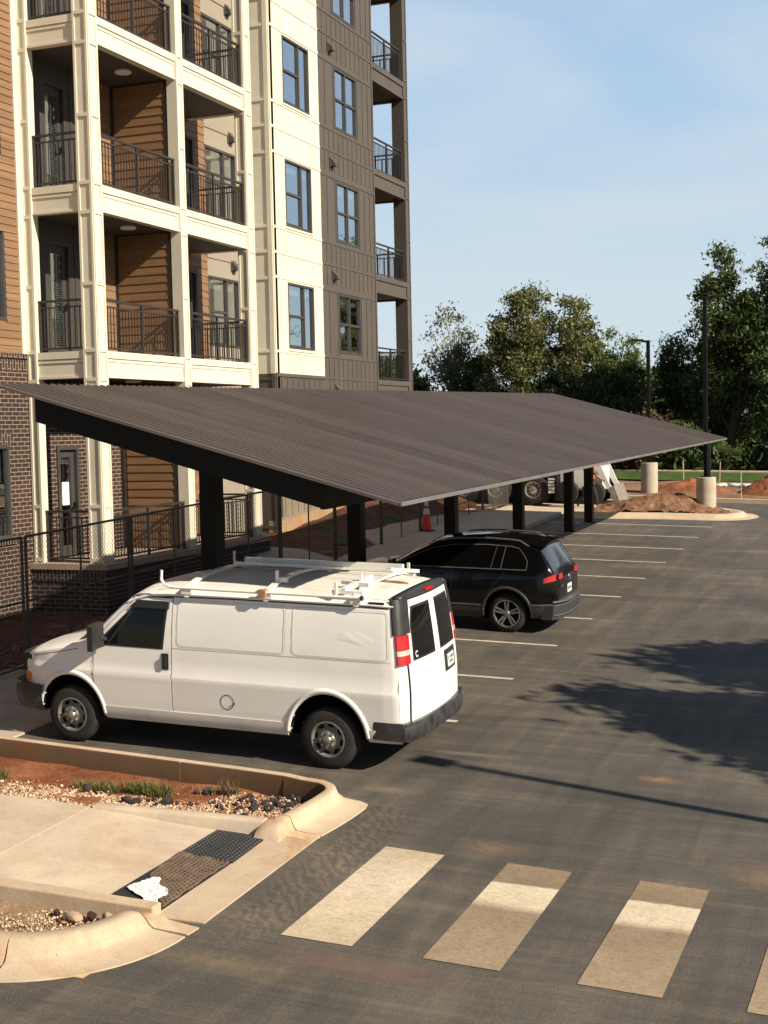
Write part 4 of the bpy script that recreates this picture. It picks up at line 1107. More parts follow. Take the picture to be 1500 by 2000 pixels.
van = Car(-6.205, 14.81, lambda x, z: interp(wtab, z)*interp(wtop, x), lambda x: interp([(-4.4,.36),(-4.1,.33),(.9,.36)], x), lambda x: interp(zsv, x), lambda x: interp(ztv, x), 3.0,
          lambda x, z: -.10*max(0, (x-.55)/.38)*max(0, (z-.9)/1.1)**1.3 if x > .55 else (.0 if x > -3.9 else -.05*max(0, (-3.9-x)/.5)*max(0,(1.0-z))))
van.kinks = [.42,.60,.86,.905,.925,.965]
vt = thing('cargo_van', 'dirty white cargo van with a ladder rack, parked nose in beside the planted island', 'van', van.w((-1.7,0,0)))
st = sorted(set([round(x, 3) for x in lin(-4.28,-3.9,9)+lin(-3.9,-2.2,26)+lin(-2.2,.6,30)+lin(.6,.935,12)]))
AR = [(-3.42,.345,.455,.50), (.0,.345,.475,.525)]
body = van.cut(van.hull(st, AR), 'body', [M['vanpaint'], M['darkgap']], vt, .42)
# roof skin: weathered paint, a hair above the hull, with shallow ribs
mb = MB()
def roofskin(u, v):
    x = -2.25+(.86+2.25)*u; y = -.80+1.6*v
    rib = .006*(1 if int(v*26) % 3 == 0 and .1 < v < .9 and .05 < u < .97 else 0)
    return van.crown(x, y, .004+rib)
mb.grid(roofskin, 20, 52); van.world(mb).build('roof_skin', M['vanroof'], vt, smooth=True, angle=25)
mb = MB()
for sg in (-1, 1):
    for (ax, az, rx, rz) in AR: van.lip(mb, ax, az, rx, rz, sg, 6 if ax < -1 else 6, 174, .06, .022)
van.world(mb).build_each('wheel_arch', M['vanpaint'], vt, smooth=True, angle=50)
mb = MB()   # rain gutters
for sg in (-1, 1): mb.tube([van.side(x, van.zs(x)-.005, sg, .008) for x in lin(-2.6,.86,30)], .014, 6)
van.world(mb).build_each('gutter', M['vanpaint'], vt, smooth=True)
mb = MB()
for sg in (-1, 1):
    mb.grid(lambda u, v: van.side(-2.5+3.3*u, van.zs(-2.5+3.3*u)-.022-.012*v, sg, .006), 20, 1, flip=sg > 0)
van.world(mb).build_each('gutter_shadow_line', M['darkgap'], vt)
# front doors
fxf = lambda z: interp([(.36,-2.95),(.55,-2.97),(.70,-3.07),(1.24,-3.08),(1.30,-3.06),(1.80,-2.52)], z)
for sg in (-1, 1):
    g = MB(); van.patch(g, lambda z: fxf(z)-.010, lambda z: -1.995, .355, 1.845, sg, .002, 12, 24)
    van.world(g).build('door_gap', M['darkgap'], vt)
    d = MB(); van.patch(d, fxf, lambda z: -2.005, .365, 1.835, sg, .006, 14, 30)
    dr = van.world(d).build('front_door', M['vanpaint'], vt, smooth=True, angle=40)
    w = MB(); van.patch(w, lambda z: interp([(1.22,-3.05),(1.27,-3.02),(1.74,-2.52)], z), lambda z: interp([(1.22,-2.11),(1.74,-2.06)], z), 1.235, 1.755, sg, .010, 12, 12)
    wn = van.world(w).build('window_seal', M['blackplastic'], vt); 
    gl = MB(); van.patch(gl, lambda z: interp([(1.22,-2.88),(1.74,-2.46)], z), lambda z: interp([(1.22,-2.14),(1.74,-2.09)], z), 1.265, 1.735, sg, .016, 10, 10)
    van.patch(gl, lambda z: interp([(1.22,-3.0),(1.62,-2.63)], z), lambda z: interp([(1.22,-2.92),(1.62,-2.60)], z), 1.265, 1.62, sg, .016, 4, 8)
    put(van.world(gl).build('glass', M['cglass'], smooth=True), wn)
    vz = MB(); van.patch(vz, lambda z: interp([(1.70,-2.58),(1.80,-2.48)], z), lambda z: -2.04, 1.715, 1.80, sg, .035, 10, 3, .05); put(van.world(vz).build('visor', M['blackplastic'], smooth=True), wn)
    h = MB(); van.patch(h, lambda z: -2.125, lambda z: -2.035, 1.0, 1.19, sg, .014, 3, 6); hh = put(van.world(h).build('handle', M['blackplastic'], smooth=True), dr)
    h = MB(); h.bar(van.side(-2.08, 1.03, sg, .028), van.side(-2.08, 1.16, sg, .028), .05, .02, up=(0,1,0)); put(van.world(h).build('grip', M['blackplastic']), dr)
    m_ = MB(); m_.slab(lambda u, v: (-2.90-.02*math.cos(3*(u-.5)), sg*(1.0+.25*u), 1.225+.30*v-.02*u), 6, 6, (-.075,0,0)); m_.bar((-2.90,sg*.94,1.30),(-2.93,sg*1.04,1.34),.06,.05)
    put(van.world(m_).build('mirror', M['blackplastic'], smooth=True, angle=50, bevel=.012), vt)
# cargo side: pressed panels, seams, crease, fuel flap
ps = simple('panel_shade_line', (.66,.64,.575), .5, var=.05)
for sg in (-1, 1):
    for x0, x1 in ((-1.93,-.52),(-.43,.775)):
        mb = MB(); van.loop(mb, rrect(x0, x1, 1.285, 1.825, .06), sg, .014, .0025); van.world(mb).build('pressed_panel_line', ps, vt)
        mb = MB(); van.loop(mb, rrect(x0+.011, x1-.011, 1.296, 1.814, .055), sg, .010, .004); van.world(mb).build('pressed_panel_edge', M['vanpaint'], vt)
    for pts in ([(-1.98,1.262),(.80,1.27)], [(-3.08,.745),(-3.08,1.24)], [(.885,.42),(.885,1.26)]):
        mb = MB(); van.loop(mb, pts, sg, .008, .003, closed=False); van.world(mb).build('body_seam', ps, vt)
mb = MB(); van.loop(mb, [(-1.265+.085*math.cos(R(a)), .672+.085*math.sin(R(a))) for a in range(0,360,15)], -1, .010, .003)
mb.bar(van.side(-1.185,.66,-1,.004), van.side(-1.16,.665,-1,.004), .02, .012); van.world(mb).build('fuel_flap', M['suvtrim'], vt)
mb = MB()   # dent in the rear panel: a shallow crumple of the pressed skin
def dent(u, v):
    x = .05+.55*u; z = 1.50+.20*v-.13*u
    e = math.sin(math.pi*u)*math.sin(math.pi*v)
    return van.side(x, z, -1, -.004+e**.5*(.0052+.0010*math.sin(9*u+11*v)+.0016*noise.noise((u*4,v*3,2))))
mb.grid(dent, 24, 10); van.world(mb).build('dent', M['vanpaint'], vt, smooth=True, angle=180)
mb = MB()   # sills
for sg in (-1, 1): van.patch(mb, lambda z: -2.93, lambda z: -.50, .345, .50, sg, .012, 8, 3); van.patch(mb, lambda z: .50, lambda z: .89, .36, .50, sg, .012, 4, 3)
van.world(mb).build_each('sill', simple('dusty_white_paint', (.60,.55,.49), .5, var=.12, vscale=3), vt, smooth=True)
# windscreen, bonnet details
mb = MB(); mb.slab(lambda u, v: van.crown(-3.20+.54*u, (-1+2*v)*(.90-.08*u), .008), 8, 16, (0,0,-.01)); ws = van.world(mb).build('windscreen', M['cglass'], vt, smooth=True)
mb = MB(); mb.slab(lambda u, v: van.crown(-3.34+.14*u, -.85+1.7*v, .010), 3, 16, (0,0,-.02)); van.world(mb).build('cowl', M['blackplastic'], vt, smooth=True)
mb = MB()
for y in (-.55, .15): mb.bar(van.crown(-3.28, y, .03), van.crown(-2.95, y+.45, .02), .02, .015)
van.world(mb).build_each('wiper', M['black'], vt)
mb = MB(); van.loop(mb, [(-3.98,1.03),(-3.6,1.11),(-3.30,1.17)], -1, .008, .003, closed=False); van.loop(mb, [(-3.98,1.03),(-3.6,1.11),(-3.30,1.17)], 1, .008, .003, closed=False); van.world(mb).build('bonnet_gap', M['darkgap'], vt)
# front bumper, grille, headlamps
def plan_front(v, out):   # v 0..1 around the nose from the near arch to the far arch
    P = [(-3.93,-.985),(-4.10,-.965),(-4.26,-.88),(-4.37,-.72),(-4.44,-.4),(-4.46,0),(-4.44,.4),(-4.37,.72),(-4.26,.88),(-4.10,.965),(-3.93,.985)]
    t = v*(len(P)-1); i = min(int(t), len(P)-2); f = t-i
    x = P[i][0]+(P[i+1][0]-P[i][0])*f; y = P[i][1]+(P[i+1][1]-P[i][1])*f
    k = 1+out/max(.4, math.hypot(x+3.4, y)); return (-3.4+(x+3.4)*k, y*k)
def fb(u, v):
    z = .36+.32*u; o = .03*(1-(2*u-1)**4)-.05*(1-u)**3; x, y = plan_front(v, o); return (x, y, z)
mb = MB(); mb.slab(fb, 8, 40, lambda u, v: (.12, 0, 0)); mb.slab(lambda u, v: (*plan_front(v, .02-.14*u), .68), 2, 40, (0,0,-.02)); van.world(mb).build('front_bumper', M['bumper'], vt, smooth=True, angle=50)
mb = MB()
def hl(u, v):
    x, y = plan_front(.10+.10*v, -.10); return (x, y, .69+.34*u)
mb.slab(hl, 6, 8, (.03,.02,0)); van.world(mb).build('headlight', M['cglass'], vt, smooth=True)
mb = MB(); mb.slab(lambda u, v: (*plan_front(.90-.10*v, -.10), .69+.34*u), 6, 8, (.03,-.02,0)); van.world(mb).build('headlight', M['cglass'], vt, smooth=True)
for a, s_ in ((.10, 1), (.90, -1)):
    mb = MB(); mb.slab(lambda u, v: (*plan_front(a+s_*.08*v, -.088), .70+.11*u), 3, 6, (.03,0,0)); van.world(mb).build('indicator', M['amberlens'], vt, smooth=True)
mb = MB(); mb.slab(lambda u, v: (*plan_front(.22+.56*v, -.09), .72+.30*u), 5, 16, (.03,0,0)); van.world(mb).build('grille', M['blackplastic'], vt, smooth=True)
# rear end: doors, glass, black surround, lamps
def rearpt(t, z, out=0):
    """t = y; gently bowed rear face"""
    return (.935+.085*(1-(t/.95)**2)+out-.13*max(0, (z-.9)/1.1)**1.4, t, z)
mb = MB(); mb.slab(lambda u, v: rearpt(-.885*interp(wtab, .5+1.5*v)/.97+1.77*u*interp(wtab, .5+1.5*v)/.97, .47+1.50*v, -.012), 12, 16, (-.06,0,0)); van.world(mb).build('rear_frame', M['vanpaint'], vt, smooth=True)
for sg in (-1, 1):
    g = lambda z: interp([(.48,.80),(1.3,.80),(1.75,.74),(1.96,.66)], z)
    mb = MB(); mb.slab(lambda u, v: rearpt(sg*(.006+(g(.49+1.44*v)-.006)*u), .49+1.44*v, .012), 8, 18, (-.03,0,0)); rd = van.world(mb).build('rear_door', M['vanpaint'], vt, smooth=True, angle=45)
    mb = MB(); mb.slab(lambda u, v: rearpt(sg*(.004+(g(.49+1.44*v)+.006)*u), .475+1.47*v, .002), 6, 14, (-.02,0,0)); van.world(mb).build('door_gap', M['darkgap'], vt)
    wx = lambda v: interp([(0,.70),(.7,.67),(1,.60)], v)
    mb = MB(); mb.slab(lambda u, v: rearpt(sg*(.09+(wx(v)-.09)*u), 1.26+.60*v, .019), 8, 8, (-.02,0,0)); pn = van.world(mb).build('rear_window', M['blackplastic'], vt, smooth=True)
    mb = MB(); mb.slab(lambda u, v: rearpt(sg*(.115+(wx(v)-.14)*u), 1.285+.55*v, .024), 8, 8, (-.02,0,0)); put(van.world(mb).build('glass', M['cglass'], smooth=True), pn)
    def corner(u, z, o=0):   # wraps the rear corner, u 0 on the side .. 1 on the rear face
        P = [(.862,.997),(.89,.985),(.925,.955),(.95,.90),(.962,.82),(.975,.745)]
        t = u*(len(P)-1); i = min(int(t), len(P)-2); f = t-i
        x = P[i][0]+(P[i+1][0]-P[i][0])*f; k = P[i][1]+(P[i+1][1]-P[i][1])*f
        zz = max(0, (z-.9)/1.1)
        return (x+o-.115*zz**1.35, sg*(interp(wtab, z)*k+o*.7), z)
    mb = MB(); mb.slab(lambda u, v: corner(u, 1.575+.385*v, .012), 10, 8, (-.03,-sg*.02,0)); van.world(mb).build('corner_trim', M['blackplastic'], vt, smooth=True)
    tl = None
    for z0, z1, mt in ((1.245,1.345,'redlens'),(1.345,1.405,'whitelens'),(1.405,1.57,'redlens')):
        mb = MB(); mb.slab(lambda u, v: corner(.16+.72*u, z0+.002+(z1-z0-.004)*v, .016), 10, 4, (-.03,-sg*.02,0)); o = van.world(mb).build('tail_light' if tl is None else 'lens', M[mt], None if tl else vt, smooth=True)
        if tl: put(o, tl)
        else: tl = o
mb = MB(); mb.slab(lambda u, v: (lambda p: (p[0]+.0, p[1], p[2]))(rearpt(-.80+1.6*u, 1.945+.085*v*(1-(2*u-1)**2*.6), .014-.05*v)), 16, 3, (-.06,0,0)); van.world(mb).build('roof_end_trim', M['blackplastic'], vt, smooth=True)
mb = MB(); mb.slab(lambda u, v: rearpt(-.14+.28*u, 1.965+.03*v, .022), 4, 2, (-.03,0,0)); van.world(mb).build('brake_light', M['redlens'], vt)
mb = MB(); mb.slab(lambda u, v: rearpt(.20+.44*u, .96+.25*v, .022), 4, 4, (-.02,0,0)); lp = van.world(mb).build('plate_holder', M['blackplastic'], vt)
mb = MB(); mb.slab(lambda u, v: rearpt(.28+.28*u, 1.0+.15*v, .030), 4, 4, (-.01,0,0)); put(van.world(mb).build('number_plate', M['plate'], None), lp)
mb = MB()
for i in range(6):
    y0 = .305+.04*i
    for q in range(2):
        if (i*7+q*3) % 5: mb.slab(lambda u, v: rearpt(y0+.022*u, 1.04+.05*q+.028*v, .033), 1, 1, (-.002,0,0))
put(van.world(mb).build('plate_text', M['suvtrim'], None), lp)
mb = MB()
ring = [(.20+.03*math.cos(R(a))-.0, 1.33+.03*math.sin(R(a))) for a in range(40,330,20)]
for a, b in zip(ring, ring[1:]): mb.bar(rearpt(-.83+a[0], a[1], .030), rearpt(-.83+b[0], b[1], .030), .014, .004, up=(1,0,0))
van.world(mb).build('sticker', M['plate'], vt)
mb = MB()
def rb(u, v):
    y = -.985+1.97*v; z = .40+.20*u; return (.93+.13*(1-abs(2*v-1)**5)+.02*(1-(2*u-1)**4), y, z)
mb.slab(rb, 6, 30, (-.14,0,0)); mb.slab(lambda u, v: (.82+.24*u*(1-abs(2*v-1)**5*.4), -.98+1.96*v, .602), 2, 30, (0,0,-.03)); 
for sg in (-1,1): mb.slab(lambda u, v: (.56+.40*u, sg*(.968+.018*math.sin(math.pi*u)), .40+.20*v), 6, 2, (0,-sg*.03,0))
van.world(mb).build('rear_bumper', simple('scuffed_black_bumper', (.020,.020,.021), .38, var=.4, vscale=7, spec=.6, c2=(.05,.05,.05)), vt, smooth=True, angle=50)
mb = MB(); mb.slab(lambda u, v: (1.075, -.16+.42*v, .44+.12*u), 2, 2, (-.02,0,0)); van.world(mb).build('bumper_step', M['pile'], vt)
mb = MB(); mb.box(-3.9,.85,-.7,.7,.30,.42); van.world(mb).build('underbody', M['darkgap'], vt)
for ax in (-3.42, 0):
    for sg in (-1, 1): wheel(van, ax, sg, .345, .23, .205, 'steel', vt, yface=.965)
# ladder rack (bolted on)
mb = MB(); zr = 1.975
for y in (-.925, .925):
    pts = [(-2.12,y,zr+.20),(-2.125,y,zr+.09),(-2.09,y,zr+.035),(-2.02,y,zr+.008),(-1.93,y,zr)]+[(x,y,zr) for x in (-1.0,.0,.43)]
    mb.tube(pts, .018, 8)
van.world(mb).build_each('rack_side_bar', M['vanpaint'], vt, smooth=True)
def arch(y): return 2.085-.115*min(1, abs(y)/.92)**2.6
for x in (-1.80,-.76,.36):
    mb = MB()
    cr = [(x, y, arch(y)) for y in lin(-.92,.92,14)]
    for a, b in zip(cr, cr[1:]): mb.bar(a, b, .075, .025)
    for y in (-.90,.90): mb.bar((x,y,van.zs(x)-.02), (x,y,zr+.0), .05, .05); mb.bar((x-.06,y,zr-.045), (x+.06,y,zr-.045), .06, .05)
    van.world(mb).build('rack_cross_bar', M['vanpaint'], vt)
mb = MB(); mb.bar((-1.8,.62,arch(.62)+.06),(.36,.62,arch(.62)+.06),.06,.09); mb.bar((-1.8,.30,arch(.3)+.035),(.36,.30,arch(.3)+.035),.035,.03); van.world(mb).build_each('rack_channel', M['vanpaint'], vt)
mb = MB()
for x, y in ((-.76,-.60),(.28,-.55),(.36,.80),(-1.70,.84),(.10,-.86)):
    mb.bar((x,y,arch(y)-.01),(x,y,arch(y)+.14),.03,.03)
for x, y in ((-.70,-.60),(.22,-.55)): mb.bar((x-.06,y+.03,arch(y)+.03),(x+.06,y+.03,arch(y)+.03),.05,.05)
mb.bar((.05,-.55,arch(.55)+.03),(.42,-.62,arch(.6)+.03),.05,.04); mb.bar((.05,-.83,arch(.83)+.02),(.42,-.83,arch(.83)+.02),.05,.04); mb.bar((.18,-.84,arch(.84)+.04),(.30,-.3,arch(.3)+.05),.07,.05); mb.bar((.30,.3,arch(.3)+.05),(.46,.86,arch(.86)+.05),.05,.04)
van.world(mb).build_each('rack_clamp', M['vanpaint'], vt)
mb = MB(); mb.box(-.84,-.74,-.965,-.885,zr-.04,zr+.035); van.world(mb).build('rag', simple('rusty_wrap', (.36,.18,.09), .8, var=.3, vscale=12), vt)
mb = MB(); mb.tube([(.43,-.925,zr),(.455,-.925,zr)], .03, 8); mb.tube([(.43,.925,zr),(.455,.925,zr)], .03, 8); mb.box(.50,.68,-.875,-.845,1.90,1.925); van.world(mb).build_each('bar_end_cap', M['blackplastic'], vt)

# ---- black SUV -----------------------------------------------------
sw = [(.20,.80),(.32,.875),(.50,.905),(.72,.918),(.90,.912),(1.04,.895),(1.12,.868),(1.30,.79),(1.48,.695),(1.60,.60)]
swt = [(-3.58,.62),(-3.5,.76),(-3.35,.88),(-3.15,.95),(-2.85,.99),(-2.4,1.0),(.30,1.0),(.55,.975),(.72,.93),(.82,.86),(.88,.76)]
szs = [(-3.58,.70),(-3.3,.86),(-2.9,.96),(-2.35,1.03),(-2.12,1.08),(-1.75,1.28),(-1.40,1.43),(-1.0,1.505),(-.4,1.525),(.1,1.505),(.42,1.45),(.58,1.36),(.76,1.10),(.84,.98),(.88,.92)]
szt = [(-3.58,.74),(-3.3,.93),(-2.9,1.03),(-2.35,1.10),(-2.15,1.16),(-1.75,1.39),(-1.45,1.53),(-1.05,1.605),(-.4,1.635),(.15,1.615),(.50,1.55),(.58,1.50),(.80,1.13),(.85,1.02),(.88,.95)]
suv = Car(-6.60, 23.31, lambda x, z: interp(sw, z)*interp(swt, x), lambda x: interp([(-3.58,.30),(-3.3,.22),(.4,.24),(.88,.34)], x), lambda x: interp(szs, x), lambda x: interp(szt, x), 2.8)
sv = thing('black_suv', 'shiny black suv with dark windows and roof rails, parked under the carport', 'car', suv.w((-1.35,0,0)))
AS = [(-2.68,.33,.415,.43), (.0,.33,.415,.43)]
st = sorted(set([round(x, 3) for x in lin(-3.58,-3.1,8)+lin(-3.1,-1.0,30)+lin(-1.0,.4,20)+lin(.4,.88,14)]))
suv.cut(suv.hull(st, AS, 12, 10), 'body', [M['suvpaint'], M['darkgap']], sv, .38)
for sg in (-1, 1):
    mb = MB()
    for (ax, az, rx, rz) in AS: suv.lip(mb, ax, az, rx, rz, sg, -8, 188, .055, .016)
    suv.world(mb).build_each('wheel_arch', M['suvtrim'], sv, smooth=True, angle=50)
    mb = MB(); suv.patch(mb, lambda z: -2.24, lambda z: -.45, .235, .44, sg, .014, 8, 4); suv.world(mb).build('sill', M['suvtrim'], sv, smooth=True)
    mb = MB(); suv.patch(mb, lambda z: -2.22, lambda z: -.46, .455, .485, sg, .018, 8, 1); suv.world(mb).build('sill_trim', M['satin'], sv)
    # side glass: front door, rear door, quarter
    top_ = lambda x: suv.zs(x)-.035
    def pane(xa, xb, name, ra=None, rb=None):
        mb = MB()
        def f(u, v):
            z0 = 1.105
            x = xa+(xb-xa)*u; zt_ = max(z0+.005, top_(x))
            if rb: zt_ = min(zt_, z0+.015+(1.60-z0)*max(0,(rb-x)/.32)**.55) if x > rb-.32 else zt_
            z = z0+(zt_-z0)*v
            return suv.side(x+ (0 if not ra else ra*(v-.5)*1), z, sg, .004)
        mb.slab(f, 12, 6, (0,-sg*.01,0)); return suv.world(mb).build(name, M['sglass'], sv, smooth=True)
    pane(-2.04, -1.02, 'side_window'); pane(-.97, -.12, 'side_window', None); pane(-.03, .34, 'quarter_window', None, .345)
    mb = MB()
    wl = [(-2.08,1.095),(.36,1.105)]; suv.loop(mb, wl, sg, .016, .010, closed=False)
    suv.loop(mb, [(x, top_(x)+.012) for x in lin(-2.02,.06,24)]+[(.20,1.455),(.30,1.35),(.37,1.24),(.36,1.105)], sg, .013, .010, closed=False)
    suv.loop(mb, [(-.10,1.10),(-.04,1.48)], sg, .016, .010, closed=False); suv.loop(mb, [(-.28,1.10),(-.20,1.48)], sg, .010, .010, closed=False)
    suv.world(mb).build('window_trim', M['satin'], sv)
    mb = MB(); suv.loop(mb, [(-2.2,.50),(-2.16,1.05)], sg, .007, .003, closed=False); suv.loop(mb, [(-1.0,.50),(-1.0,1.09)], sg, .007, .003, closed=False); suv.loop(mb, [(-.02,1.09),(-.10,.95),(-.42,.60)], sg, .007, .003, closed=False)
    suv.world(mb).build('door_gap', simple('seam_grey', (.02,.02,.02), .6), sv)
    for x in (-1.22,-.22):
        mb = MB(); mb.bar(suv.side(x-.09,.985,sg,.02), suv.side(x+.09,.99,sg,.02), .03, .022); suv.world(mb).build('door_handle', M['suvpaint'], sv)
    mb = MB(); mb.tube([suv.side(-1.25,1.53,sg,-.05)]+[(x, sg*.64, suv.zs(x)+.085) for x in lin(-1.15,.20,12)]+[(.38, sg*.66, 1.47)], .017, 8); suv.world(mb).build('roof_rail', M['satin'], sv, smooth=True)
    mb = MB(); mb.slab(lambda u, v: (-2.02-.03*math.cos(3*(u-.5)), sg*(.90+.17*u), 1.06+.16*v-.01*u), 6, 6, (-.09,0,0)); suv.world(mb).build('mirror', M['suvpaint'], sv, smooth=True, angle=50, bevel=.02)
    # tail lamp wraps the corner
    mb = MB()
    def tlp(u, v):
        x = .66+.19*u; z = .885+.045*u+(.08+.03*u)*v
        p = suv.side(x, z, sg, .008); return (p[0]+.0, p[1], p[2])
    mb.slab(tlp, 10, 4, (-.01,-sg*.02,0)); tl = suv.world(mb).build('tail_light', M['redlens'], sv, smooth=True)
    mb = MB(); mb.slab(lambda u, v: (.885+.006, sg*(.70-.26*u), .945+.085*v-.02*u*(1-v)), 4, 3, (-.02,0,0)); put(suv.world(mb).build('inner_lens', M['redlens'], None), tl)
mb = MB(); mb.slab(lambda u, v: suv.crown(-2.10+.64*u, -.62+1.24*v, .006), 8, 12, (0,0,-.01)); suv.world(mb).build('windscreen', M['cglass'], sv, smooth=True)
mb = MB(); mb.slab(lambda u, v: suv.crown(.57+.235*u, (-.68+1.36*v)*(1+.08*u), .006), 8, 12, (0,0,-.01)); suv.world(mb).build('rear_window', simple('rear_glass', (.03,.034,.038), .06, var=.1, spec=.9), sv, smooth=True)
mb = MB(); mb.slab(lambda u, v: (.43+.22*u, -.66+1.32*v, suv.top(.43,(-.66+1.32*v)*.85)-.0-.03*u+.012), 4, 14, (0,0,-.03)); suv.world(mb).build('spoiler', M['suvpaint'], sv, smooth=True, angle=60)
mb = MB(); mb.slab(lambda u, v: suv.crown(-1.22+1.05*u, -.42+.84*v, .006), 8, 8, (0,0,-.01)); suv.world(mb).build('sunroof', M['cglass'], sv, smooth=True)
mb = MB(); mb.slab(lambda u, v: (.885+.02*(1-(2*v-1)**2), -.62+1.24*v, .60+.34*u), 4, 10, (-.04,0,0)); suv.world(mb).build('tailgate', M['suvpaint'], sv, smooth=True)
mb = MB()
def rbs(u, v):
    y = -.86+1.72*v; z = .26+.24*u; return (.80+.14*(1-abs(2*v-1)**4)+.03*u, y*(1+.0*u), z)
mb.slab(rbs, 6, 30, (-.2,0,0))
for sg in (-1,1): mb.slab(lambda u, v: suv.side(.43+.40*u, .27+.24*v, sg, .012), 6, 3, (0,-sg*.03,0))
suv.world(mb).build('rear_bumper', M['suvtrim'], sv, smooth=True, angle=50)
mb = MB(); mb.slab(lambda u, v: (.82+.17*(1-abs(2*v-1)**4)*1-.13*(1-u), -.80+1.60*v, .575), 3, 24, (0,0,-.03)); suv.world(mb).build('bumper_sill', M['satin'], sv, smooth=True)
mb = MB()
for z, o_ in ((.50,.005),(.33,.0)): mb.slab(lambda u, v: (.805+.14*(1-abs(2*v-1)**4)+.036+o_, -.84+1.68*v, z+.02*u), 1, 30, (-.01,0,0))
suv.loop(mb, [(.43,.51),(.80,.515)], -1, .022, .018, closed=False)
suv.world(mb).build('bumper_trim', M['satin'], sv)
mb = MB(); mb.slab(lambda u, v: (.905, -.15+.30*v, .64+.15*u), 2, 2, (-.02,0,0)); lp = suv.world(mb).build('number_plate', M['plate'], sv)
mb = MB()
for i in range(6):
    if i != 3: mb.box(.905,.908,-.11+.037*i,-.085+.037*i,.69,.74)
put(suv.world(mb).build('plate_text', M['suvtrim'], None), lp)
mb = MB(); mb.lathe([(.045,.905),(.055,.912),(.06,.905)], (0,0,.905), 'x', 24)
for a, b in (((-.032,.026),(-.012,-.034)),((-.012,-.034),(0,.0)),((0,.0),(.012,-.034)),((.012,-.034),(.032,.026))): mb.bar((.912,a[0],.905+a[1]),(.912,b[0],.905+b[1]),.008,.006,up=(1,0,0))
suv.world(mb).build('badge', M['satin'], sv, smooth=True)
mb = MB()
for i in range(6): mb.box(.900,.904,-.60+.028*i,-.582+.028*i,.80,.828)
suv.world(mb).build('tailgate_lettering', M['satin'], sv)
def pf2(v, o):
    P = [(-3.1,-.93),(-3.35,-.86),(-3.53,-.66),(-3.60,-.3),(-3.62,0),(-3.60,.3),(-3.53,.66),(-3.35,.86),(-3.1,.93)]
    t = v*8; i = min(int(t), 7); f = t-i; x = P[i][0]+(P[i+1][0]-P[i][0])*f; y = P[i][1]+(P[i+1][1]-P[i][1])*f; return (x-o, y)
mb = MB(); mb.slab(lambda u, v: (*pf2(v, .03*(1-(2*u-1)**2)), .22+.36*u), 6, 30, (.1,0,0)); suv.world(mb).build('front_bumper', M['suvpaint'], sv, smooth=True)
mb = MB(); mb.slab(lambda u, v: (*pf2(.28+.44*v, .0), .60+.16*u), 3, 12, (.05,0,0)); suv.world(mb).build('grille', M['blackplastic'], sv)
for v0 in (.10,.74): mb = MB(); mb.slab(lambda u, v: (*pf2(v0+.16*v, .0), .62+.14*u), 3, 8, (.05,0,0)); suv.world(mb).build('headlight', M['whitelens'], sv, smooth=True)
mb = MB(); mb.box(-3.2,.6,-.7,.7,.2,.34); suv.world(mb).build('underbody', M['darkgap'], sv)
for ax in (-2.68, 0):
    for sg in (-1, 1): wheel(suv, ax, sg, .333, .22, .235, 'alloy', sv, yface=.885)

# ================================================================== FENCE
def fx(y): return -12.62-.012*(y-14)
fn = thing('chain_link_fence', 'temporary chain-link construction fence along the walkway in front of the building', 'fence', (fx(28), 28, gz(-12.8, 28)))
FH = 1.97
for k in range(-1, 10):
    ya, yb = 17.1+3.05*(k-1)+.05, 17.1+3.05*k-.05
    za, zb = gz(fx(ya), ya)+.08, gz(fx(yb), yb)+.08
    A, B = Vector((fx(ya), ya, za)), Vector((fx(yb), yb, zb)); U = Vector((0,0,1))
    p = MB()
    for q in (A, B): p.tube([q-U*.06, q+U*FH], .024, 6)
    for h in (.0, FH): p.tube([A+U*h, B+U*h], .021, 6)
    p.tube([A+U*FH*.5, B+U*FH*.5], .017, 6)
    p.tube([(A+B)/2, (A+B)/2+U*FH], .017, 6)
    p.build('fence_frame', M['fence'], fn, smooth=True)
    w = MB(); L_ = (B-A).length; sp = .085; d = (B-A)/L_
    # the two families of zigzag wire read as diagonals
    n = int((L_+FH)/sp)
    for i in range(1, n):
        s = i*sp
        t0, h0 = (s, 0) if s < L_ else (L_, s-L_)
        t1, h1 = (0, s) if s < FH else (s-FH, FH)
        for fl in (0, 1):
            a = A+d*(L_-t0 if fl else t0)+U*h0; b = A+d*(L_-t1 if fl else t1)+U*h1
            w.tube([a, b], .0026, 3, caps=False)
    w.build('wire_mesh', M['fence'], fn)
    ft = MB(); ft.bar(B+Vector((-.38,.05,-.05)), B+Vector((.38,.05,-.05)), .07, .05); ft.tube([B+Vector((0,.05,-.05)), B+Vector((0,.05,.3))], .018, 6); ft.bar(B+Vector((-.3,-.25,-.055)), B+Vector((.3,.35,-.055)), .3, .03) if k % 2 else None
    ft.build('fence_foot', M['fence'], fn)

# ================================================================== SMALL THINGS
def cone(x, y, h, label):
    g = gz(x, y)+walkz(y)
    t = thing('traffic_cone', label, 'traffic cone', (x, y, g))
    b = MB(); b.box(x-.19, x+.19, y-.19, y+.19, g, g+.035); b.build('base', M['blackplastic'], t, bevel=.01)
    rr = lambda z: .145-.115*z/h
    og = simple('cone_orange', (.62,.035,.015), .5, var=.1)
    b = MB(); b.lathe([(rr(0),.035),(rr(h),h),(0,h)], (x,y,g), n=24); bo = b.build('body', og, t, smooth=True, angle=40)
    wt = simple('reflective_white', (.66,.64,.60), .4, var=.15)
    for a, c in ((.50,.66),(.74,.86)):
        b = MB(); b.lathe([(rr(a*h)+.003,a*h),(rr(c*h)+.003,c*h)], (x,y,g), n=24); b.build('reflective_band', wt, t, smooth=True)
cone(-13.0+.28, 35.5, .95, 'red and white traffic cone standing on the walkway beyond the black suv')
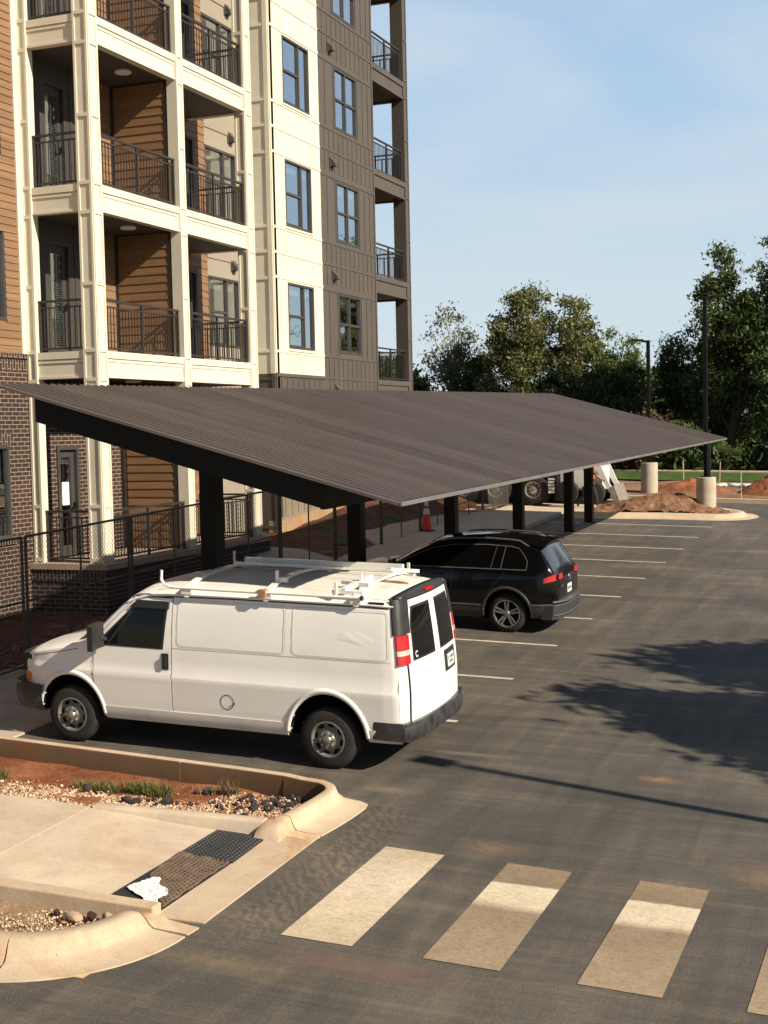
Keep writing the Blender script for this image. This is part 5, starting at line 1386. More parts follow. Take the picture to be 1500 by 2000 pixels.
# red drum glimpsed through the fence
x, y = -14.5, 24.5; g = soilz(x, y)-.03
t = thing('red_fuel_can', 'red plastic can on the dirt behind the chain-link fence', 'can', (x, y, g))
b = MB(); b.lathe([(0,0),(.17,0),(.19,.03),(.19,.36),(.16,.43),(.06,.46),(.055,.52),(0,.52)], (x,y,g), n=20); b.build('body', simple('red_plastic', (.40,.02,.02), .5), t, smooth=True, angle=40)
b = MB(); b.tube([(x-.10,y,g+.44),(x-.08,y,g+.56),(x+.08,y,g+.56),(x+.10,y,g+.44)], .018, 6); b.build('handle', M['blackplastic'], t, smooth=True)

# tactile mats on the ramp
def on_ramp(x, y, d): return (x, y, rampz(x, y)+d)
black_mat = simple('black_rubber_mat', (.016,.016,.017), .75, var=.25, vscale=20, bump=.3, bscale=60)
dust_dot = simple('dusty_dome_top', (.10,.10,.10), .8, var=.4, vscale=40)
def mat_sheet(poly, th, mb):
    mb.prism(poly, lambda x, y: rampz(x, y)+.002, lambda x, y: rampz(x, y)+th)
def quadpt(q, u, v):
    a = [q[0][i]+(q[1][i]-q[0][i])*u for i in (0,1)]; b = [q[3][i]+(q[2][i]-q[3][i])*u for i in (0,1)]
    return a[0]+(b[0]-a[0])*v, a[1]+(b[1]-a[1])*v
def domes(q, n1, n2, mat, d, parent, name='dome', keep=None):
    mb = MB()
    for i in range(n1):
        for j in range(n2):
            x, y = quadpt(q, (i+.5)/n1, (j+.5)/n2)
            if keep and not keep(x, y): continue
            z = rampz(x, y)+d
            mb.lathe([(.013,0),(.010,.005),(0,.006)], (x, y, z), n=6)
    tag(put(mb.build(name, mat), parent), kind='stuff')
q1 = [(-6.38,10.82),(-5.81,10.78),(-5.82,11.50),(-6.36,11.50)]
mb = MB(); mat_sheet(q1, .012, mb); o = tag(mb.build('tactile_mat', black_mat), 'clean black dimpled tactile mat at the top end of the ramp edge', 'tactile mat', 'tactile mats on the ramp')
domes(q1, 12, 15, dust_dot, .012, o)
q2 = [(-6.42,9.60),(-5.85,9.60),(-5.82,10.76),(-6.38,10.80)]
mb = MB(); mat_sheet(q2, .010, mb); o = tag(mb.build('tactile_mat', black_mat), 'black tactile mat mostly hidden below the muddy brown sheet', 'tactile mat', 'tactile mats on the ramp')
q3 = [(-6.35,10.22),(-5.86,9.62),(-5.83,10.76),(-6.38,10.80)]
mud = simple('muddy_film', (.165,.115,.075), .75, var=.3, vscale=9, bump=.5, bscale=30)
mb = MB()
def film(u, v):
    x, y = quadpt(q3, u, v); e = max(0, 1-5*min(u, v, 1-v))
    return (x, y, rampz(x, y)+.022+.012*noise.noise((x*9,y*9,0))+.02*e*noise.noise((x*6,y*6,4)))
mb.slab(film, 24, 30, (0,0,-.006)); o = tag(mb.build('protective_film', mud, smooth=True, angle=60), 'muddy brown dimpled film peeling off the tactile mat', 'film')
domes(q3, 12, 20, simple('film_dimple', (.10,.07,.045), .8, var=.3, vscale=30), .026, o, 'dimple')
mb = MB()
q4 = [(-6.36,9.86),(-5.93,9.58),(-5.97,9.90),(-6.25,10.16)]
def crump(u, v):
    x, y = quadpt(q4, u, v); return (x+.03*noise.noise((u*3,v*3,9)), y+.03*noise.noise((u*3,v*3,5)), rampz(x, y)+.034+.016*abs(noise.noise((u*5,v*5,1)))+.010*noise.noise((u*13,v*13,2)))
mb.slab(crump, 22, 22, (0,0,-.004)); tag(mb.build('crumpled_wrapper', simple('white_wrapper', (.72,.72,.68), .45, var=.1, vscale=8), smooth=True, angle=50), 'crumpled white plastic sheet lying at the corner of the ramp', 'litter')

# stones and gravel in the upper island
def stone_mesh(name, mat, seed, s=1):
    rnd = random.Random(seed); bmx = bmesh.new(); bmesh.ops.create_icosphere(bmx, subdivisions=2, radius=1)
    sx, sy, sz = rnd.uniform(.75,1.25), rnd.uniform(.75,1.2), rnd.uniform(.55,.85)
    pl = [(Vector((rnd.gauss(0,1),rnd.gauss(0,1),rnd.gauss(0,1))).normalized(), rnd.uniform(.55,.85)) for _ in range(9)]
    for v in bmx.verts:
        for n_, d_ in pl:
            k = v.co.dot(n_)
            if k > d_: v.co -= n_*(k-d_)
        v.co = Vector((v.co.x*sx, v.co.y*sy, v.co.z*sz))
    me = bpy.data.meshes.new(name); bmx.to_mesh(me); bmx.free(); me.materials.append(mat); return me
lava = simple('dark_rock', (.030,.026,.026), .85, var=.4, vscale=12, bump=.6, bscale=25)
meshes = [stone_mesh('rock', lava, i) for i in range(8)]
rnd = random.Random(3)
isl = lambda x, y: islz(x, y)+.02
spots = []
while len(spots) < 62:
    c = rnd.choice([(-6.65,12.15,.42,.28),(-6.25,12.35,.38,.32),(-6.7,12.75,.5,.2),(-7.2,11.95,.25,.18),(-6.1,12.7,.2,.2)])
    x, y = rnd.gauss(c[0], c[2]*.6), rnd.gauss(c[1], c[3]*.6)
    if x > -5.93 or y < 11.72 or y > 12.93 or x < -8.2: continue
    spots.append((x, y, rnd.uniform(.022,.050)))
spots += [(-8.35,12.25,.05),(-8.25,12.1,.04),(-8.45,12.4,.045),(-7.55,11.75,.06),(-7.42,11.72,.055)]
for i, (x, y, r) in enumerate(spots):
    o = bpy.data.objects.new('dark_rock', meshes[i % 8]); col.objects.link(o)
    o.location = (x, y, isl(x, y)+r*.35); o.scale = (r, r, r); o.rotation_euler = (rnd.uniform(0,6), rnd.uniform(0,6), rnd.uniform(0,6))
    tag(o, 'small dark rock lying among the pale gravel of the kerbed island', 'rock', 'dark rocks in the gravel of the island')
def pebble_field(name, n, place, rmin, rmax, mats, seed):
    rnd = random.Random(seed); mb = MB()
    base = [(0,0,1),(0,0,-1)]+[(math.cos(a),math.sin(a),0) for a in (0,1.257,2.513,3.77,5.027)]
    fs = [(0,2+i,2+(i+1)%5) for i in range(5)]+[(1,2+(i+1)%5,2+i) for i in range(5)]
    for _ in range(n):
        x, y, z = place(rnd); r = rnd.uniform(rmin, rmax); rot = Matrix.Rotation(rnd.uniform(0,6), 3, Vector((rnd.gauss(0,1),rnd.gauss(0,1),rnd.gauss(0,1))).normalized())
        s = (rnd.uniform(.7,1.4), rnd.uniform(.7,1.2), rnd.uniform(.5,.9))
        mb.raw([tuple(rot @ Vector((p[0]*r*s[0], p[1]*r*s[1], p[2]*r*s[2]))+Vector((x,y,z+r*.3))) for p in base], fs, rnd.randrange(len(mats)))
    return tag(mb.build(name, mats), kind='stuff')
gm = [simple('gravel_a', (.50,.37,.235), .85, var=.3, vscale=14), simple('gravel_b', (.36,.215,.115), .85, var=.3, vscale=14), simple('gravel_c', (.60,.50,.37), .85, var=.25, vscale=14), simple('gravel_d', (.27,.12,.06), .85, var=.3, vscale=14)]
def pl1(r):
    while True:
        x = r.uniform(-13,-5.93); y = 11.44+abs(r.gauss(0,.36)) if x < -7 else r.uniform(11.66,12.95)
        if y < 12.95 and not (x > -6.2 and (x+6.1)**2/.03+(y-12.9)**2/.03 < .3): return x, y, isl(x, y)-.01
tag(pebble_field('gravel', 9500, pl1, .007, .017, gm, 5), 'pale tan gravel spread over the kerbed island', 'gravel')
def pl2(r):
    x = r.uniform(-9,-6.1); return x, r.uniform(8.5,9.32), gz(x, 9)+.01
tag(pebble_field('sandy_gravel', 2600, pl2, .006, .015, gm[:3], 6), 'loose sandy gravel in the lower planter', 'gravel')
def pl3(r):
    y = r.uniform(14,31); x = r.uniform(-15.2,-12.9); return x, y, soilz(x, y)+.02
tag(pebble_field('rubble', 900, pl3, .015, .05, [simple('rubble_a', (.16,.08,.05), .9, var=.3), simple('rubble_b', (.25,.17,.12), .9, var=.3), gm[3]], 8), 'loose reddish rubble behind the fence', 'rubble')
# broken concrete lumps in the lower planter
lump = concrete('broken_concrete', (.38,.28,.19), amt=.5)
lm_ = [stone_mesh('lump', lump, 30+i) for i in range(3)]
for i, (x, y, r, lab) in enumerate(((-6.42,9.16,.075,'squarish lump of concrete in the corner of the lower planter, beside the dark rubble'),(-6.16,9.26,.07,'rounded pale stone wedged against the curved kerb of the lower planter'),(-6.30,9.25,.06,'dark brown broken clod between two stones in the lower planter'),(-6.62,9.22,.05,'small broken clod, furthest from the curved kerb, in the lower planter'))):
    o = bpy.data.objects.new('concrete_lump' if i < 2 else 'soil_clod', lm_[i] if i < 3 else lm_[2]); col.objects.link(o)
    if i >= 2:
        o.data = lm_[2].copy(); o.data.materials.clear(); o.data.materials.append(M['mulch'])
    o.location = (x, y, gz(x, y)+r*.6); o.scale = (r*1.1, r, r); o.rotation_euler = (.3*i, .2, .7*i)
    tag(o, lab, 'stone' if i < 2 else 'clod')
# weeds
blade = leaf('weed_blades', (.08,.10,.025), (.25,.25,.09), .35)
def weed(x, y, n, h, spread, label, seed, dry=None):
    rnd = random.Random(seed); mb = MB(); z = isl(x, y)-.02
    for _ in range(n):
        a = rnd.uniform(0, 6.28); r0 = spread*math.sqrt(rnd.random()); bx, by = x+r0*math.cos(a)*1.5, y+r0*math.sin(a)*.6
        a2 = rnd.uniform(0, 6.28); le = rnd.uniform(.3,.95)*h; hh = h*rnd.uniform(.4,1)
        wd = rnd.uniform(.003,.006); px, py = -math.sin(a2)*wd, math.cos(a2)*wd
        p1 = (bx+math.cos(a2)*le*.4, by+math.sin(a2)*le*.4, z+hh*.65); p2 = (bx+math.cos(a2)*le, by+math.sin(a2)*le, z+hh)
        mb.raw([(bx-px,by-py,z),(bx+px,by+py,z),(p1[0]+px*.8,p1[1]+py*.8,p1[2]),(p1[0]-px*.8,p1[1]-py*.8,p1[2]),p2], [(0,1,2,3),(3,2,4)])
    tag(mb.build('weed_tuft', dry or blade), label, 'weed')
drym = leaf('dry_weed_blades', (.12,.10,.04), (.24,.20,.09), .3)
weed(-7.75,12.50,620,.17,.20,'largest green weed tuft, in the middle of the kerbed island', 1)
weed(-8.35,12.45,330,.13,.20,'low dull green weed tuft just left of the largest tuft', 2)
weed(-9.75,12.30,420,.17,.22,'green weed tuft at the far left end of the island', 3)
weed(-6.98,12.86,90,.17,.10,'thin dry yellow weed tuft close under the van-side kerb', 4, drym)
weed(-7.3,12.80,50,.09,.15,'faint straggly weed against the kerb between the green and yellow tufts', 5, drym)

# ---- lamp poles
def pole(x, y, ht, aim, label, base=True):
    g = gz(x, y)+.10
    t = thing('lamp_post', label, 'lamp post', (x, y, g), None)
    top = g+1.05 if base else g
    if base:
        b = MB(); b.lathe([(.31,-.2),(.31,1.03),(.29,1.05),(0,1.05)], (x,y,g), n=32); b.build('base', M['pile'], t, smooth=True, angle=40)
    b = MB(); b.bar((x,y,top+.02),(x,y,g+ht), .125, .125, up=(0,1,0)); b.box(x-.16,x+.16,y-.16,y+.16,top,top+.03); b.build('pole', M['black'], t, bevel=.01)
    b = MB(); b.bar((x,y,g+ht-.06),(x+aim[0]*.28,y+aim[1]*.28,g+ht-.02), .06, .08); b.build('arm', M['black'], t)
    b = MB(); b.bar((x+aim[0]*.22,y+aim[1]*.22,g+ht-.0),(x+aim[0]*.72,y+aim[1]*.72,g+ht+.02), .32, .07); b.build('lamp_head', M['black'], t, bevel=.02)
    if base:
        b = MB(); b.bar((x+.10,y-.05,top+.02),(x+.10,y-.05,top+1.5), .10, .10, up=(0,1,0)); b.build('junction_box', M['blackplastic'], t) if y < 47 else None
pole(-6.22,43.75,6.75,(.9,.35),'tall black lamp post on a rust-stained concrete base in the kerbed far island')
pole(-9.2,50.2,5.55,(-.8,-.3),'shorter black lamp post further back, on a plain concrete base beyond the cross drive')
pole(4.5,12.4,6.3,(-.9,.2),'lamp post beside the driving aisle, out of the picture to the right', True)

# ---- dirt heaps, stakes, pipes, mound
def heap(name, x, y, rx, ry, h, mat, label, seed):
    mb = MB(); 
    def f(u, v):
        r = u; a = 2*math.pi*v; k = 1+.18*noise.noise((math.cos(a)*1.5,math.sin(a)*1.5,seed))
        px, py = x+rx*r*k*math.cos(a), y+ry*r*k*math.sin(a)
        e = (1-r**1.5); n_ = noise.noise((px*2.2,py*2.2,seed))*.22+noise.noise((px*6,py*6,seed+2))*.10+abs(noise.noise((px*13,py*13,seed)))*.07
        return (px, py, gz(px, py)+.02+h*e*(1+n_*1.2)+n_*h*.35*(1-r))
    mb.grid(f, 36, 90, flip=False)
    return tag(mb.build(name, mat, smooth=True, angle=40), label, 'dirt heap')
heap('dirt_heap', -4.55, 51.0, 1.55, 1.2, .80, M['clay'], 'large red heap of broken clay at the right edge beyond the kerb', 1)
heap('dirt_heap', -2.6, 51.4, 1.6, 1.2, .95, M['clay'], 'second clay heap further right, running out of the picture', 4)
heap('dirt_heap', -7.9, 51.4, 1.6, .9, .40, M['clay'], 'low red clay heap between the two lamp posts', 7)
stake_m = simple('stake_wood', (.50,.40,.26), .8, var=.2)
for x, y, h, tilt, lab in ((-5.75,49.0,1.0,0,'tallest survey stake, right of the near lamp post base'),(-4.45,49.2,.5,.02,'short survey stake in front of the red clay heap'),(-10.95,49.6,.52,.12,'leaning white stake left of the far lamp post base'),(-8.15,51.6,1.15,-.03,'pale survey stake just right of the far lamp post base'),(-7.3,55.0,.9,.05,'thin stake behind the row of white bags')):
    mb = MB(); g = gz(x, y); mb.bar((x,y,g-.1),(x+tilt*h,y,g+h), .06, .03); tag(mb.build('survey_stake', stake_m), lab, 'stake', 'survey stakes on the clay ground')
rnd = random.Random(11); bagm = [simple('white_bag', (.66,.68,.64), .6, var=.15), simple('pale_green_bag', (.50,.60,.54), .6, var=.15)]
for i, (x, y, l, lab) in enumerate(((-8.05,53.3,.55,'leftmost white bag in the row of bags on the far clay'),(-7.55,53.4,.5,'pale greenish bag in the row, second from the left'),(-7.05,53.3,.6,'bulky white bag in the middle of the row'),(-6.5,53.5,.5,'greenish bag, second from the right end of the row'),(-6.05,53.4,.45,'flat white bag nearest the near lamp post'))):
    mb = MB(); mb.ball((x,y,gz(x,y)+.10), .26, 0, 14, 9, (1.1,.7,.36)); mb.v = [tuple(Vector(p)+Vector((1,1,1))*.06*noise.noise((p[0]*5,p[1]*5,p[2]*5))) for p in mb.v]
    tag(mb.build('white_bag', bagm[i % 2], smooth=True, angle=180), lab, 'bag', 'bags on the far clay')

# ---- dump truck at the far end
tx, ty = -11.35, 44.55
tg = lambda x, y: gz(x, y)
TR = thing('dump_truck', 'heavy black-framed truck with polished wheels standing across the far drive', 'truck', (-14.2, 45.8, tg(-14.2, 45.8)))
trk = Car(0, 0, None, None, None, None, None)
def tbox(name, mats, boxes, bevel=0, parent=TR):
    mb = MB()
    for b in boxes: mb.box(*b)
    mb.v = [(p[0], p[1], gz(p[0], p[1])+p[2]) for p in mb.v]
    return mb.build(name, mats, parent, bevel=bevel)
twhite = simple('truck_white', (.62,.61,.58), .4, var=.1, coat=.3)
tbox('frame', M['black'], [(-20.3,-11.35,44.95,45.1,.75,1.0),(-20.3,-11.35,46.2,46.35,.75,1.0),(-14.9,-11.5,44.9,46.4,.55,.8)])
tbox('dump_body', twhite, [(-17.2,-11.2,44.5,46.9,1.25,2.7)], .04)
tbox('cab', twhite, [(-19.8,-17.5,44.6,46.8,1.0,2.9),(-21.4,-19.8,44.9,46.5,.9,1.9)], .08)
tbox('mudguard', M['blackplastic'], [(-14.7,-11.25,44.55,44.62,.95,1.25),(-14.7,-11.3,44.6,46.8,1.12,1.25)])
for y in (44.5,46.2): tbox('mud_flap', M['black'], [(-11.36,-11.30,y,y+.65,.22,1.0)])
mb = MB(); mb.box(-11.55,-11.34,44.44,44.47,.45,.95); mb.v = [(p[0], p[1], gz(p[0], p[1])+p[2]) for p in mb.v]; mb.build('reflector_plate', M['plate'], TR)
mb = MB()
for i in range(4): mb.box(-11.555,-11.335,44.432,44.439,.54+.11*i,.57+.11*i)
mb.v = [(p[0], p[1], gz(p[0], p[1])+p[2]) for p in mb.v]; mb.build('plate_lines', M['suvtrim'], TR)
for wx in (-12.1,-13.42,-14.55,-18.9):
    for yf, s in ((44.5,1),(46.9,-1)):
        r = .54; mb = MB()
        mb.lathe([(.27,yf+s*.05),(.30,yf+s*.0),(.47,yf),(.53,yf+s*.04),(r,yf+s*.09),(r,yf+s*.50),(.3,yf+s*.55)], (wx,0,r), 'y', 36)
        mb.v = [(p[0], p[1], gz(p[0], p[1])+p[2]) for p in mb.v]; w = mb.build('wheel', M['tyre'], TR, smooth=True, angle=40)
        mb = MB(); mb.lathe([(.30,yf+s*.02),(.285,yf+s*.005),(.26,yf+s*.02),(.24,yf+s*.10),(.15,yf+s*.13),(.14,yf+s*.05),(.09,yf+s*.02),(.0,yf+s*.01)], (wx,0,r), 'y', 30)
        for j in range(10): mb.lathe([(0,yf+s*.085),(.018,yf+s*.09),(.018,yf+s*.13)], (wx+.185*math.cos(j*.628),0,r+.185*math.sin(j*.628)), 'y', 6)
        mb.v = [(p[0], p[1], gz(p[0], p[1])+p[2]) for p in mb.v]; put(mb.build('rim', M['chrome'], None, smooth=True, angle=40), w)
        mb = MB()
        for j in range(10):
            a = j*.628+.3; c, sn = math.cos(a), math.sin(a); mb.face([(wx+.205*c+.028*math.cos(q*.785)*c-.03*math.sin(q*.785)*sn, yf+s*.098, r+.205*sn+.028*math.cos(q*.785)*sn+.03*math.sin(q*.785)*c) for q in range(8)])
        mb.v = [(p[0], p[1], gz(p[0], p[1])+p[2]) for p in mb.v]; put(mb.build('hand_hole', M['darkgap'], None), w)
# ---- skid steer loader
SS = thing('skid_steer_loader', 'white skid steer loader with its bucket down behind the last carport columns', 'loader', (-10.3, 46.2, gz(-10.3, 46.2)))
def sbox(name, mat, boxes, bevel=.03): return tbox(name, mat, boxes, bevel, SS)
sbox('body', twhite, [(-11.5,-10.0,45.7,47.0,.45,1.25),(-11.6,-11.1,45.75,46.95,.6,1.7)], .06)
for y in (45.62, 46.95):
    mb = MB()
    pr = [(-11.45,1.5),(-11.2,2.0),(-10.2,1.75),(-9.75,.75),(-9.55,.45),(-9.72,.40),(-9.98,.85),(-10.35,1.50),(-11.1,1.72),(-11.3,1.4)]
    n = len(pr); mb.raw([(x, y, gz(x, y)+z) for x, z in pr]+[(x, y+.12, gz(x, y)+z) for x, z in pr], [tuple(range(n)), tuple(n+i for i in reversed(range(n)))]+[(i,(i+1)%n,n+(i+1)%n,n+i) for i in range(n)])
    mb.build('lift_arm', twhite, SS)
sbox('cab', simple('dark_cab', (.03,.045,.06), .3, var=.1), [(-11.1,-10.25,45.85,46.85,1.25,2.15)])
sbox('cab_frame', twhite, [(-10.30,-10.2,45.80,45.9,.9,2.2),(-11.1,-11.0,45.80,45.9,.9,2.2),(-11.1,-10.2,45.8,46.9,2.15,2.24)])
mb = MB(); pr = [(-9.65,.62),(-9.55,.65),(-9.35,.10),(-8.95,.05),(-8.95,.02),(-9.45,.03),(-9.68,.25)]
n = len(pr); mb.raw([(x, 45.55, gz(x, 45.55)+z) for x, z in pr]+[(x, 47.1, gz(x, 47.1)+z) for x, z in pr], [tuple(range(n)), tuple(n+i for i in reversed(range(n)))]+[(i,(i+1)%n,n+(i+1)%n,n+i) for i in range(n)])
mb.build('bucket', simple('worn_bucket_steel', (.28,.25,.21), .5, metal=.4, var=.3, vscale=4), SS)
for wx in (-11.15,-10.25):
    for y0 in (45.42, 46.98):
        mb = MB(); mb.lathe([(0,0),(.2,0),(.36,.02),(.40,.08),(.40,.22),(.36,.28),(0,.28)], (wx,y0,.40), 'y', 24); mb.v = [(p[0], p[1], gz(p[0], p[1])+p[2]) for p in mb.v]
        mb.build('wheel', M['tyre'], SS, smooth=True, angle=40)
# ---- hoses / debris by the truck
mb = MB(); mb.tube([(-15.0,41.9,gz(-15,41.9)+.05),(-15.3,41.6,gz(-15,41.6)+.6),(-15.5,41.5,gz(-15,41.5)+.95)], .06, 8); tag(mb.build('drain_pipe_section', M['black'], smooth=True), 'short black pipe leaning near the end of the building, left of the truck wheels', 'pipe')

# ---- worker walking behind the columns
def person():
    g = gz(-10.05, 44.2)
    root = Vector((-10.02, 44.2, g))
    J = {'pelvis':(0,0,.93),'spine':(.02,0,1.12),'chest':(.05,0,1.33),'neck':(.07,0,1.49),'head':(.10,0,1.60),'crown':(.10,0,1.73),
         'shL':(.05,.19,1.40),'elL':(-.10,.25,1.16),'wrL':(-.02,.24,.92),'shR':(.05,-.19,1.40),'elR':(.16,-.25,1.16),'wrR':(.34,-.22,1.02),
         'hipL':(0,.10,.88),'knL':(-.17,.10,.50),'anL':(-.50,.10,.24),'toL':(-.47,.10,.06),'hipR':(0,-.10,.88),'knR':(.16,-.10,.49),'anR':(.22,-.10,.09),'toR':(.42,-.10,.04)}
    rad = {'pelvis':(.15,.12),'spine':(.14,.11),'chest':(.16,.115),'neck':(.06,.06),'head':(.085,.095),'crown':(.07,.075),'shL':(.075,.07),'elL':(.05,.05),'wrL':(.034,.03),'shR':(.075,.07),'elR':(.05,.05),'wrR':(.034,.03),
           'hipL':(.095,.10),'knL':(.068,.07),'anL':(.045,.05),'toL':(.04,.045),'hipR':(.095,.10),'knR':(.068,.07),'anR':(.045,.05),'toR':(.04,.045)}
    E_ = [('pelvis','spine'),('spine','chest'),('chest','neck'),('neck','head'),('head','crown'),('chest','shL'),('shL','elL'),('elL','wrL'),('chest','shR'),('shR','elR'),('elR','wrR'),('pelvis','hipL'),('hipL','knL'),('knL','anL'),('anL','toL'),('pelvis','hipR'),('hipR','knR'),('knR','anR'),('anR','toR')]
    for s, w, e in (('L','wrL','elL'),('R','wrR','elR')):               # hands: palm and five fingers
        W = Vector(J[w]); d = (W-Vector(J[e])).normalized(); side = Vector((0,1 if s=='L' else -1,0)); nn = d.cross(side).normalized()
        J['pa'+s] = tuple(W+d*.08); rad['pa'+s] = (.036,.018); E_.append((w,'pa'+s))
        for i, (off, ln) in enumerate(((-.028,.075),(-.010,.085),(.010,.08),(.027,.062))):
            a = W+d*.10+nn*off; b = a+d*ln*.55+side*-.008; c = b+d*ln*.35-side*.025
            for nm, p in (('a',a),('b',b),('c',c)): J[f'f{s}{i}{nm}'] = tuple(p); rad[f'f{s}{i}{nm}'] = (.0088,.0088)
            E_ += [('pa'+s,f'f{s}{i}a'),(f'f{s}{i}a',f'f{s}{i}b'),(f'f{s}{i}b',f'f{s}{i}c')]
        a = W+d*.045-nn*.035; b = a+d*.035-nn*.012
        J['t'+s+'a'] = tuple(a); J['t'+s+'b'] = tuple(b); rad['t'+s+'a'] = rad['t'+s+'b'] = (.010,.010); E_ += [('pa'+s,'t'+s+'a'),('t'+s+'a','t'+s+'b')]
    names = list(J); idx = {n_: i for i, n_ in enumerate(names)}
    me = bpy.data.meshes.new('person'); me.from_pydata([tuple(root+Vector(J[n_])) for n_ in names], [(idx[a], idx[b]) for a, b in E_], [])
    o = bpy.data.objects.new('person', me); col.objects.link(o)
    md = o.modifiers.new('skin', 'SKIN'); sb = o.modifiers.new('sub', 'SUBSURF'); sb.levels = 2; sb.render_levels = 2
    for i, n_ in enumerate(names): me.skin_vertices[0].data[i].radius = rad[n_]; me.skin_vertices[0].data[i].use_root = (i == 0)
    dg = bpy.context.evaluated_depsgraph_get(); m2 = bpy.data.meshes.new_from_object(o.evaluated_get(dg)); bpy.data.objects.remove(o)
    mats = [simple('skin', (.36,.20,.13), .55), simple('dark_trousers', (.018,.018,.022), .85), simple('orange_vest', (.75,.12,.02), .7), simple('black_boot', (.012,.011,.010), .6), simple('navy_sleeve', (.05,.065,.10), .85)]
    m2.materials.clear()
    for m in mats: m2.materials.append(m)
    for p in m2.polygons:
        c = p.center-root; p.use_smooth = True
        k = 0
        if c.z < .20 or (c.x < -.36 and c.z < .36): k = 3
        elif c.z < .98 and abs(c.y) < .2: k = 1
        elif c.z < 1.47 and abs(c.y) < .185 and c.z > .9: k = 2
        elif c.z < 1.47 and c.z > 1.12: k = 4
        p.material_index = k
    o = bpy.data.objects.new('person', m2); col.objects.link(o)
    tag(o, 'worker in an orange vest and dark trousers striding behind the last carport column', 'person')
    def at(p): return tuple(root+Vector(p))
    for y in (-.033,.033):
        b = MB(); b.ball(at((.185,y,1.645)), .013, 0, 8, 6); put(b.build('eye', M['darkgap'], None, smooth=True), o)
    b = MB(); b.raw([at(p) for p in ((.175,-.014,1.60),(.175,.014,1.60),(.205,0,1.605),(.178,0,1.645))], [(0,1,2),(1,3,2),(3,0,2),(0,3,1)]); put(b.build('nose', mats[0]), o)
    b = MB(); b.bar(at((.178,-.025,1.572)), at((.178,.025,1.572)), .012, .008); put(b.build('mouth', simple('lips', (.28,.10,.08), .6)), o)
    for y in (-.098,.098): b = MB(); b.ball(at((.09,y,1.63)), .03, 0, 8, 6, (.6,.3,1)); put(b.build('ear', mats[0], None, smooth=True), o)
    b = MB(); b.lathe([(.135,.0),(.125,.0),(.118,.06),(.09,.11),(.0,.135)], at((.095,0,1.685)), n=20); b.slab(lambda u, v: at((.18+.07*u, -.09+.18*v, 1.69-.01*u)), 3, 6, (0,0,-.008)); put(b.build('hard_hat', simple('white_hat', (.7,.7,.68), .4), None, smooth=True), o)
person()

